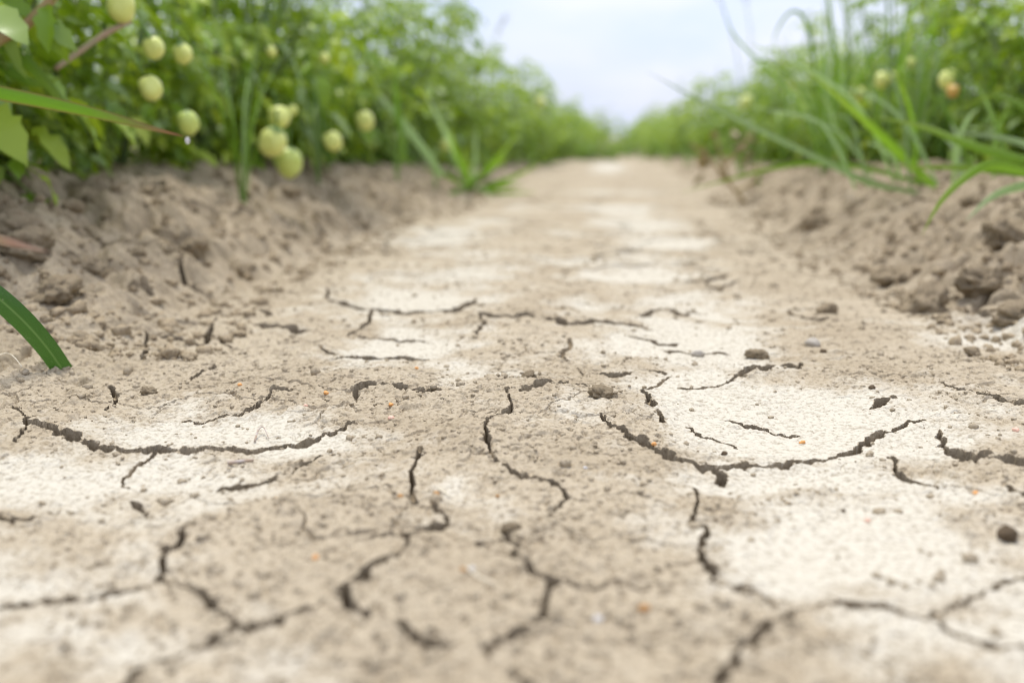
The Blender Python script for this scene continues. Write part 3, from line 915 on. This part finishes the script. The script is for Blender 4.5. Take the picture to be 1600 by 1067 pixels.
# ------------------------------------------------------------------ crops
def leaflet(mb, p, d, up, L, Wd, droop, seed):
    """one lobed leaflet: a folded strip"""
    rnd = random.Random(seed)
    d = d.normalized(); side = d.cross(up).normalized(); nrm = side.cross(d).normalized()
    prof = [0.10, 0.75, 0.62, 1.0, 0.74, 0.80, 0.42, 0.02]
    n = len(prof)
    vs = []; fs = []
    fold = rnd.uniform(0.15, 0.5)
    for i, w_ in enumerate(prof):
        t = i / (n - 1)
        c = p + d * (L * t) - nrm * (droop * L * t * t)
        h = Wd * 0.5 * w_
        wav = rnd.uniform(-0.12, 0.12) * Wd
        vs += [c - side * h + nrm * (fold * h + wav), c, c + side * h + nrm * (fold * h - wav)]
    for i in range(n - 1):
        a_ = i * 3
        fs += [(a_, a_ + 1, a_ + 4, a_ + 3), (a_ + 1, a_ + 2, a_ + 5, a_ + 4)]
    mb.add(vs, fs)

def compound_leaf(mb, p, az, el, L, rnd, size=1.0):
    d = Vector((math.cos(az) * math.cos(el), math.sin(az) * math.cos(el), math.sin(el)))
    droop = rnd.uniform(0.35, 0.9)
    pts = [p + d * (L * t) - Vector((0, 0, droop * L * t * t * 0.6)) for t in (0, 0.25, 0.5, 0.75, 1.0)]
    # petiole: a thin three-sided strip
    tube(mb, pts, 0.0017 * size, 0.0009 * size, 3, 5)
    roll = rnd.uniform(-0.5, 0.5)
    for t, sgn, s in ((0.30, 1, 0.55), (0.34, -1, 0.55), (0.55, 1, 0.8), (0.60, -1, 0.8), (0.80, 1, 0.9), (0.83, -1, 0.9), (1.0, 0, 1.1)):
        i = min(int(t * 4), 3); f = t * 4 - i
        q = pts[i].lerp(pts[i + 1], f)
        tg = (pts[i + 1] - pts[i]).normalized()
        up = Matrix.Rotation(roll + rnd.uniform(-0.4, 0.4), 3, tg) @ Vector((0, 0, 1))
        sd_ = tg.cross(up).normalized()
        dd = tg if sgn == 0 else (tg * 0.55 + sd_ * sgn + Vector((0, 0, rnd.uniform(-0.25, 0.15))))
        ll = L * 0.36 * s * rnd.uniform(0.85, 1.15)
        leaflet(mb, q, dd, up, ll, ll * rnd.uniform(0.5, 0.66), rnd.uniform(0.1, 0.6), rnd.random())

def crop_meshes(seed, height, nleaf, spread=0.27, lsize=1.0):
    rnd = random.Random(seed)
    fo, stm = MB(), MB()
    for s in range(13):
        az = s * 2.4 + rnd.uniform(-0.4, 0.4)
        lean = spread * rnd.uniform(0.35, 1.15) * (0.5 if s < 3 else 1.0)
        h = height * (rnd.uniform(0.68, 1.18) if s < 3 else rnd.uniform(0.35, 0.8))
        if s > 7: lean, h = rnd.uniform(0.05, 0.13), rnd.uniform(0.10, 0.28)
        P = [Vector((0.02 * math.cos(az), 0.02 * math.sin(az), 0))]
        for t in (0.3, 0.6, 0.85, 1.0):
            P.append(Vector((math.cos(az + 0.3 * t) * lean * t ** 0.8, math.sin(az + 0.3 * t) * lean * t ** 0.8, h * (t ** 0.85) - 0.10 * lean * t * t)))
        tube(stm, P, 0.006, 0.002, 6, 12)
        C = catmull(P, 24)
        for k in range(nleaf):
            t = rnd.uniform(0.10, 1.0)
            q = C[int(t * 23)]
            a2 = az + rnd.uniform(-2.2, 2.2) if t < 0.9 else rnd.uniform(0, 6.28)
            compound_leaf(fo, q, a2, rnd.uniform(-0.25, 0.8), rnd.uniform(0.065, 0.145) * lsize, rnd)
    return fo.mesh('foliage', M_LEAF), stm.mesh('stem', M_STEM)

PROTO = [crop_meshes(900 + k, h, 15) for k, h in enumerate((0.60, 0.66, 0.70, 0.62, 0.72, 0.58))]

def plant(x, y, k, rz, s, label, group, stem=True):
    z = ground_z(x, y) - 0.015
    e = empty('tomato_plant', (x, y, z), rz)
    e.scale = (s, s, s)
    f, m = PROTO[k]
    link('foliage', f, e)
    if stem: link('stem', m, e)
    return tag(e, label, 'plant', group)

PL = []
LEFT_LAB = 'leafy tomato plant with no fruit showing in the left crop row'
RIGHT_LAB = 'leafy tomato plant with no fruit showing in the right crop row'
LEFT_G, RIGHT_G = 'tomato plants in the left crop row', 'tomato plants in the right crop row'
y = 0.95; i = 0
while y < 26:
    for side in (-1, 1):
        x = ((-0.95 if y < 1.9 else -0.90) if side < 0 else 0.98) + random.uniform(-0.05, 0.05)
        yy = y + random.uniform(-0.05, 0.05) + (0.15 if side > 0 else 0)
        if side > 0 and yy < 1.25: continue
        tf = min(max((yy - 3.0) / 4.5, 0), 1)
        x -= side * (0.42 if side < 0 else 0.34) * min(max((yy - 3.5) / 5.5, 0), 1)
        s = random.uniform(0.82, 1.14) * (1.12 if side < 0 else 1.0) * (1 - 0.24 * tf)
        PL.append(plant(x, yy, (i * 5 + (3 if side > 0 else 0) + random.randint(0, 1)) % 6, random.uniform(0, 6.28), s,
                        LEFT_LAB if side < 0 else RIGHT_LAB, LEFT_G if side < 0 else RIGHT_G, stem=y < 10))
    y += 0.30 if y < 6 else (0.42 if y < 12 else 0.7)
    i += 1

# a second row stands behind each of the two
for side in (-1, 1):
    y = 1.3
    while y < 8:
        plant(side * random.uniform(1.55, 1.7), y, random.randint(0, 5), random.uniform(0, 6.28), random.uniform(0.9, 1.1),
              'tomato plant of the next row glimpsed behind the %s crop row' % ('left' if side < 0 else 'right'), 'tomato plants behind the %s crop row' % ('left' if side < 0 else 'right'), stem=False)
        y += 0.42
# the far end of the track is overgrown
for k in range(14):
    y = random.uniform(9.3, 12.0); x = -0.6 + 1.25 * ((k * 0.618) % 1)
    PL.append(plant(x, y, k % 6, random.uniform(0, 6.28), random.uniform(0.45, 0.66), 'low weedy plant growing across the far end of the mud track', 'low plants closing the far end of the track', stem=False))
for k, (x, y, s_) in enumerate(((-2.6, 42, 2.6), (1.6, 46, 2.3), (-0.4, 52, 2.8), (-6, 45, 2.9), (6, 44, 2.6))):
    e = plant(x, y, k, random.uniform(0, 6.28), s_, 'blurred dark bush in the distance beyond the end of the track', 'bushes beyond the end of the track')
    e.name = 'distant_bush'; e['category'] = 'bush'

# tomatoes: parts of the nearest plant
def tomato_mesh(mat, seed, lng):
    v, f = ico(3)
    d = 1 + 0.24 * n3(v, 0.9, seed) + 0.04 * n3(v, 2.5, seed + 5)
    rr = 1 - 0.10 * np.clip(v[:, 2], 0, 1) ** 6
    v = v * (d * rr)[:, None] * np.array([1, 1, lng])
    mb = MB(); mb.add(v, f)
    return mb.mesh('tomato', mat)
def calyx_mesh():
    mb = MB()
    for q in range(5):
        a_ = q * 2 * math.pi / 5
        d = Vector((math.cos(a_), math.sin(a_), 0.15)); sdv = Vector((-d.y, d.x, 0))
        vs = []
        for t, w_ in ((0, 0.22), (0.4, 0.2), (0.75, 0.12), (1.0, 0.01)):
            c = Vector((0, 0, 1.06)) + d * (0.75 * t) - Vector((0, 0, 0.30 * t * t))
            vs += [c - sdv * w_, c + sdv * w_]
        mb.add(vs, [(0, 1, 3, 2), (2, 3, 5, 4), (4, 5, 7, 6)])
    tube(mb, [(0, 0, 1.0), (0.1, 0, 1.4), (0.3, 0.05, 1.9), (0.35, 0.1, 2.4)], 0.10, 0.08, 5, 6)
    return mb.mesh('calyx', M_CALYX)
TM = [tomato_mesh(M_TOMATO, 400, 1.12), tomato_mesh(M_TOMATOGREEN, 410, 1.25), tomato_mesh(M_TOMATORED, 420, 1.15)]
CX = calyx_mesh()
FRUIT = [  # photo x, y, radius px, distance along the track, kind, tilt
    (235, 137, 19, 1.50, 0), (240, 74, 17, 1.62, 0), (286, 84, 15, 1.66, 0), (190, 10, 23, 1.40, 0), (294, 190, 16, 1.62, 1),
    (437, 182, 17, 1.98, 0), (427, 222, 22, 1.95, 0), (452, 252, 20, 1.90, 1), (457, 172, 8, 2.0, 0), (520, 220, 15, 2.2, 0), (570, 188, 15, 2.3, 0),
    (507, 90, 8, 2.6, 0), (696, 226, 9, 3.3, 0), (424, 80, 8, 2.3, 0), (845, 158, 7, 5.5, 0),
    (1480, 124, 14, 1.95, 0), (1489, 142, 10, 1.98, 2), (1340, 146, 11, 2.5, 0), (1378, 124, 12, 2.3, 0), (1166, 160, 11, 3.6, 0), (1423, 98, 8, 2.2, 0), (1240, 130, 7, 3.0, 0), (1395, 120, 7, 2.3, 0)]
bearing = {}
for px, py, r, yy, kind in FRUIT:
    p = at(px, py, yy)
    side = -1 if p.x < 0 else 1
    if abs(px - 955) > 150: yy = (0.605 if side < 0 else 0.71) * FPX / abs(px - 955)
    p = at(px, py, yy)
    cand = [q for q in PL if (q.location.x < 0) == (p.x < 0)]
    best = min(cand, key=lambda q: (q.location - p).xy.length)
    rr = r / FPX * (p - CAM).dot(cF)
    o = link('tomato', TM[kind], best)
    M = Matrix.Translation(p) @ Euler((random.uniform(-0.5, 0.5), random.uniform(-0.5, 0.5), random.uniform(0, 6)), 'XYZ').to_matrix().to_4x4() @ Matrix.Diagonal((rr, rr, rr, 1))
    bw = Matrix.Translation(best.location) @ best.rotation_euler.to_matrix().to_4x4() @ Matrix.Diagonal((*best.scale, 1))
    o.matrix_local = bw.inverted() @ M
    c = link('calyx', CX, o)
    if kind == 2: o['label'] = 'tomato turned orange red'
    bearing.setdefault(best.name, []).append((px, py))
FRUIT_LABELS = {190: 'tomato plant bearing five scattered yellow tomatoes at the left end of the left crop row',
    424: 'tomato plant bearing the tight cluster of yellow tomatoes that hangs down to the left bank',
    507: 'tomato plant with one yellow tomato low down just right of the hanging cluster',
    570: 'tomato plant with a lone yellow tomato just left of the bluish grass blades',
    696: 'tomato plant with one small pale tomato low above the spreading grass tuft',
    845: 'far tomato plant with a tiny yellow tomato high in the left crop row',
    1480: 'tomato plant with a yellow tomato touching an orange red one in the right row',
    1395: 'tomato plant with two small pale tomatoes high in the right row, left of the orange red one',
    1378: 'tomato plant with a yellow tomato just above the lone low one in the right row',
    1340: 'tomato plant with a lone low yellow tomato behind the bright slanting grass blade',
    1240: 'tomato plant with one tiny pale tomato in the middle of the right row',
    1166: 'far tomato plant with one yellow tomato low in the right row, nearest the sky gap'}
for q in PL:
    if q.name in bearing:
        lb = FRUIT_LABELS.get(min(b_[0] for b_ in bearing[q.name]))
        if lb: q['label'] = lb

# ------------------------------------------------------------------ grass
def clump(name, base, label, cat='grass', group=None):
    return tag(empty(name, base), label, cat, group)

def blade_child(parent, P, width, mat, name='blade', **kw):
    o = Vector(parent.location)
    mb = MB(); blade(mb, [Vector(p) for p in P], width, **kw)
    mb.v = [tuple(Vector(v) - o) for v in mb.v]
    return link(name, mb.mesh(name, mat), parent)

def pxpath(lst, y0, y1):
    n_ = len(lst)
    return [at(a_, b_, y0 + (y1 - y0) * k / (n_ - 1)) for k, (a_, b_) in enumerate(lst)]

# leaf in focus at the left edge
P = pxpath([(-150, 418), (-80, 428), (-20, 454), (30, 495), (70, 539), (101, 582)], 0.70, 0.80)
e = clump('grass_shoot', P[0], 'broad deep green grass leaf with a cut end touching the mud at the left edge')
blade_child(e, P, 0.0178, M_GRASSDEEP, cut=True, fold=0.35, n=30)
# red tipped blade with a drop
P = pxpath([(-140, 128), (-60, 135), (0, 146), (80, 162), (160, 180), (230, 199), (290, 214)], 0.86, 1.0)
e = clump('grass_shoot', P[0], 'long green grass blade with reddish edge and tip reaching in from the upper left edge')
blade_child(e, P, 0.0135, M_GRASSRED, fold=0.2, n=30, base=0.9, peak=0.35)
dv, df = ico(3)
md, nd, od = new_mat('pale_drop')
pb = N(nd, 'ShaderNodeBsdfPrincipled', i_Roughness=0.08); pb.inputs['Base Color'].default_value = (0.85, 0.82, 0.82, 1)
pb.inputs['Transmission Weight'].default_value = 0.5; pb.inputs['IOR'].default_value = 1.33
nd.links.new(pb.outputs[0], od.inputs['Surface'])
mb = MB(); mb.add(dv * np.array([0.0024, 0.0024, 0.0036]), df)
dr = link('drop', mb.mesh('drop', md), e); dr.location = at(293, 220, 1.0) - Vector(e.location)
# reddish leaf tip
P = pxpath([(-120, 352), (-50, 364), (10, 377), (78, 395)], 0.46, 0.48)
e = clump('leaf_tip', P[0], 'blurred yellow to red leaf tip at the left edge above the dark hole', 'leaf')
blade_child(e, P, 0.0052, M_REDTIP, base=1.0, peak=0.4, fold=0.2)
# dark blades and stalks in the upper left corner
P0 = at(-40, 20, 1.2)
e = clump('grass_clump', P0, 'dark grass blades drooping in the upper left corner behind the red tipped blade')
blade_child(e, pxpath([(-60, 30), (0, 62), (45, 100), (90, 150), (125, 195)], 1.15, 1.2), 0.017, M_GRASS)
blade_child(e, pxpath([(-40, 100), (20, 115), (60, 132), (100, 120)], 1.2, 1.25), 0.014, M_GRASS)
e = clump('weed_stalk', at(0, 62, 1.12), 'thick reddish brown weed stalk slanting across the upper left corner', 'stalk')
mb = MB(); tube(mb, [Vector(p) - e.location for p in pxpath([(-40, 90), (0, 62), (40, 40), (85, -5), (110, -40)], 1.12, 1.14)], 0.007, 0.005, 7, 16)
link('stem', mb.mesh('stem', M_STEMRED), e)
mb = MB()
for q in range(9):
    leaflet(mb, at(20 + q * 9, 45 - q * 6, 1.13) - e.location, Vector((random.uniform(-1, 1), random.uniform(-.5, .5), random.uniform(-.6, .6))), Vector((0, -0.7, 0.7)), 0.06, 0.025, 0.3, q)
link('foliage', mb.mesh('foliage', M_LEAF), e)
e = clump('dry_stalk', at(88, 106, 1.22), 'pale pinkish dry stalk slanting below the topmost left tomato', 'stalk')
mb = MB(); tube(mb, [Vector(p) - e.location for p in pxpath([(86, 108), (120, 84), (160, 56), (205, 32)], 1.22, 1.24)], 0.0036, 0.0036, 7, 12)
link('stem', mb.mesh('stem', M_STEMPALE), e)

# tuft at the foot of the left row
b0 = on_ground(735, 296)
e = clump('grass_clump', b0, 'low spreading green grass tuft beside the track at the foot of the left crop row')
for tip, mid_, wd, mt in [((660, 135), (700, 215), 0.010, M_GRASSBLUE), ((745, 195), (742, 250), 0.008, M_GRASSBLUE), ((812, 205), (770, 255), 0.011, M_GRASS), ((700, 190), (715, 245), 0.009, M_GRASS),
                          ((850, 252), (795, 280), 0.009, M_GRASS), ((820, 290), (780, 292), 0.009, M_GRASS), ((655, 262), (695, 272), 0.009, M_GRASS), ((770, 310), (755, 296), 0.008, M_GRASSBLUE),
                          ((690, 312), (712, 300), 0.007, M_GRASS), ((800, 240), (770, 262), 0.008, M_GRASS), ((725, 225), (728, 260), 0.007, M_GRASS), ((840, 300), (790, 302), 0.007, M_GRASS)]:
    yb = b0.y; dy = random.uniform(-0.35, -0.03)
    blade_child(e, [b0 + Vector((random.uniform(-.01, .01), 0, 0)), at(*mid_, yb + dy), at(*tip, yb + dy * 1.6)], wd * 2.1, mt, peak=0.25)
e = clump('grass_clump', at(690, 275, 2.6), 'single bluish grass blades leaning out of the left crop row above the tuft')
e.location.z = ground_z(e.location.x, e.location.y)
blade_child(e, pxpath([(692, 276), (655, 225), (612, 172), (585, 140)], 2.6, 2.7), 0.022, M_GRASSBLUE)
blade_child(e, pxpath([(635, 255), (622, 180), (618, 120), (622, 70)], 2.6, 2.7), 0.018, M_GRASS)

# long blades at the right
b0 = on_ground(1452, 300)
e = clump('grass_clump', b0, 'long thin grass blades slanting up leftwards from the right bank over the track edge')
blade_child(e, pxpath([(1440, 302), (1360, 286), (1290, 253), (1190, 205), (1090, 155), (1010, 112)], b0.y, 2.0), 0.013, M_GRASSBLUE, peak=0.2)
blade_child(e, pxpath([(1462, 292), (1425, 258), (1380, 215), (1325, 165), (1260, 108)], b0.y, 1.9), 0.019, M_GRASS, peak=0.3)
blade_child(e, pxpath([(1455, 290), (1350, 262), (1255, 255), (1160, 275), (1062, 302)], b0.y, 2.1), 0.012, M_GRASS, peak=0.3)
b0 = at(1680, 262, 1.45)
e = clump('grass_clump', b0, 'bright green grass blades arching in from the right edge of the photo')
for lst, wd, mt, y0, y1 in [
        ([(1680, 290), (1600, 267), (1545, 258), (1505, 280), (1468, 318), (1440, 368)], 0.0125, M_GRASS, 1.35, 1.28),
        ([(1700, 262), (1600, 250), (1510, 225), (1440, 198), (1360, 182)], 0.014, M_GRASS, 1.5, 1.7),
        ([(1680, 280), (1600, 270), (1500, 262), (1390, 262)], 0.014, M_GRASS, 1.5, 1.7),
        ([(1690, 275), (1600, 290), (1550, 308), (1508, 346)], 0.012, M_GRASSBLUE, 1.45, 1.4),
        ([(1700, 300), (1620, 235), (1560, 215), (1480, 205)], 0.012, M_GRASSBLUE, 1.5, 1.8),
        ([(1700, 280), (1640, 200), (1560, 150), (1500, 170)], 0.012, M_GRASS, 1.6, 1.8)]:
    blade_child(e, pxpath(lst, y0, y1), wd, mt)
b0 = on_ground(1540, 315)
e = clump('grass_clump', b0, 'loose clump of thin arching blades fanning up from the top of the right bank')
for k in range(18):
    bx = 1330 + 15 * k + random.uniform(-10, 10); tx = bx + random.uniform(-260, 60); ty = random.uniform(40, 215)
    yb = b0.y + random.uniform(0.1, 0.5); by = 275 + random.uniform(0, 25)
    kx, ky = 0.55 * bx + 0.45 * tx + random.uniform(-15, 15), min(by, ty) + 0.22 * (by - ty)
    blade_child(e, pxpath([(bx, by), (0.8 * bx + 0.2 * tx, by - 0.5 * (by - ty)), (kx, ky), (tx, ty + random.uniform(-20, 40))], yb, yb + random.uniform(-0.1, 0.3)), random.uniform(0.005, 0.010), random.choice((M_GRASS, M_GRASSBLUE)), peak=0.25)
e = clump('grass_clump', at(1268, 250, 2.6), 'tall thin grass whose blades arch over against the sky right of the gap')
e.location.z = ground_z(e.location.x, e.location.y)
for lst, wd in (([(1290, 250), (1275, 130), (1262, 40), (1238, 18), (1214, 48), (1208, 80)], 0.009), ([(1300, 250), (1306, 120), (1296, 20), (1285, -40)], 0.012), ([(1285, 255), (1240, 150), (1150, 60), (1125, -10)], 0.008),
                ([(1320, 250), (1325, 120), (1322, -10)], 0.013), ([(1295, 250), (1250, 140), (1195, 95), (1160, 110)], 0.008), ([(1310, 250), (1345, 120), (1392, 60), (1420, 80)], 0.010)):
    blade_child(e, pxpath(lst, 2.6, 2.7), wd, M_GRASS)
# dry weed beside the right bank
b0 = on_ground(1165, 318)
e = clump('dry_weed', b0, 'brown half dry weed standing at the foot of the right crop row', 'weed')
for lst in ([(1165, 318), (1140, 285), (1125, 240), (1118, 205)], [(1140, 285), (1110, 250), (1080, 225)], [(1130, 262), (1165, 225), (1180, 200)], [(1150, 300), (1175, 285), (1190, 262)]):
    mb = MB(); tube(mb, [Vector(p) - Vector(e.location) for p in pxpath(lst, b0.y, b0.y)], 0.006, 0.003, 5, 10)
    link('stem', mb.mesh('stem', M_STEMRED), e)
mb = MB()
for q in range(16):
    leaflet(mb, at(random.uniform(1085, 1185), random.uniform(200, 275), b0.y) - Vector(e.location), Vector((random.uniform(-1, 1), random.uniform(-.5, .5), random.uniform(-.6, .6))), Vector((0, -0.6, 0.8)), 0.05, 0.022, 0.3, q)
link('foliage', mb.mesh('foliage', M_DRY), e)

# grass growing up through the crop rows
def grass_proto(seed, h, nb, spread):
    rnd = random.Random(seed); res = []
    for k in range(nb):
        az = rnd.uniform(0, 6.28); l = h * rnd.uniform(0.55, 1.0); s = spread * rnd.uniform(0.2, 1.0)
        P = []
        drp = rnd.uniform(0.1, 0.95)
        for t in (0, 0.35, 0.7, 1.0):
            P.append(Vector((math.cos(az) * s * t ** 1.6, math.sin(az) * s * t ** 1.6, l * (t - drp * t ** 3 * 0.7))))
        mb = MB(); blade(mb, P, rnd.uniform(0.004, 0.009), view=Vector((math.cos(az), math.sin(az), 0.3)), n=10)
        res.append(('blade', mb.mesh('blade', rnd.choice((M_GRASS, M_GRASS, M_GRASSBLUE)))))
    return res
def seed_proto(seed, h, lean):
    rnd = random.Random(seed)
    C = [Vector((0, 0, 0)), Vector((lean * 0.15, 0, h * 0.4)), Vector((lean * 0.5, 0, h * 0.8)), Vector((lean, 0, h))]
    mb = MB(); tube(mb, C, 0.0022, 0.0012, 5, 10)
    mb2 = MB()
    Q = catmull(C, 40)
    for k in range(46):
        q = Q[int(28 + 11 * k / 46)]; a_ = rnd.uniform(0, 6.28)
        d = Vector((math.cos(a_), math.sin(a_), 0.8))
        leaflet(mb2, q, d, Vector((0.2, 0.1, 1)), rnd.uniform(0.02, 0.05), 0.005, 0.3, k)
    return [('stem', mb.mesh('stem', M_STEM)), ('seed_head', mb2.mesh('seed_head', M_PURPLE))]
GP = [grass_proto(700 + k, h, 12, sp) for k, (h, sp) in enumerate(((0.75, 0.28), (0.62, 0.3), (0.85, 0.35)))]
SP_ = [seed_proto(750 + k, h, l) for k, (h, l) in enumerate(((0.95, 0.18), (0.85, 0.28), (1.05, 0.12)))]
def put(proto, name, x, y, rz, s, label, group):
    e = empty(name, (x, y, ground_z(x, y) - 0.01), rz); e.scale = (s,) * 3
    for nm, me in proto: link(nm, me, e)
    return tag(e, label, 'grass', group)
for k in range(30):
    put(GP[k % 3], 'grass_clump', -0.5 + 1.05 * ((k * 0.618) % 1), random.uniform(8.3, 10.5), random.uniform(0, 6.28), random.uniform(0.35, 0.62), 'low grass growing across the far end of the mud track', 'grass clumps closing the far end of the track')
for k in range(12):
    y = 2.6 + k * 0.42 + random.random() * 0.3
    put(GP[k % 3], 'grass_clump', -random.uniform(0.50, 0.62) + 0.03 * max(y - 4, 0), y, random.uniform(0, 6.28), random.uniform(0.28, 0.5), 'low grass tuft at the foot of the left crop row', 'low grass tufts along the foot of the left row')
for k in range(10):
    y = 3.4 + k * 0.55 + random.random() * 0.3
    put(GP[k % 3], 'grass_clump', random.uniform(0.50, 0.60) - 0.03 * max(y - 4, 0), y, random.uniform(0, 6.28), random.uniform(0.28, 0.5), 'low grass tuft at the foot of the right crop row', 'low grass tufts along the foot of the right row')
for k in range(6):
    put(GP[(k + 1) % 3], 'grass_clump', random.uniform(0.60, 0.78), 2.5 + k * 0.3, random.uniform(0, 6.28), random.uniform(1.0, 1.25), 'tallest grass in front of the right crop row, reaching into the sky', 'tallest grass clumps of the right row')
for side, n_, lab in ((-1, 18, 'tall grass growing up through the left crop row'), (1, 34, 'tall grass growing up through the right crop row')):
    for k in range(n_):
        y = (1.7 if side < 0 else 1.6) + (k + random.random() * 0.6) * (7.5 / n_)
        x = side * random.uniform(0.64, 0.95)
        put(GP[k % 3], 'grass_clump', x, y, random.uniform(0, 6.28), random.uniform(0.8, 1.1), lab, 'grass clumps in the %s crop row' % ('left' if side < 0 else 'right'))
for side, lst, lab in ((-1, [(3.2, 0), (4.4, 1), (5.2, 2), (6.6, 0)], 'tall seeding grass stalk rising above the left crop row'), (1, [(2.6, 0), (3.2, 1), (3.7, 2), (4.6, 1), (5.6, 0)], 'tall seeding grass stalk rising above the right crop row')):
    for y, k in lst:
        put(SP_[k], 'grass_stalk', side * random.uniform(0.62, 0.85), y, (math.pi if side > 0 else 0) + random.uniform(-0.7, 0.7), random.uniform(0.9, 1.1), lab, 'seeding grass stalks over the %s row' % ('left' if side < 0 else 'right'))
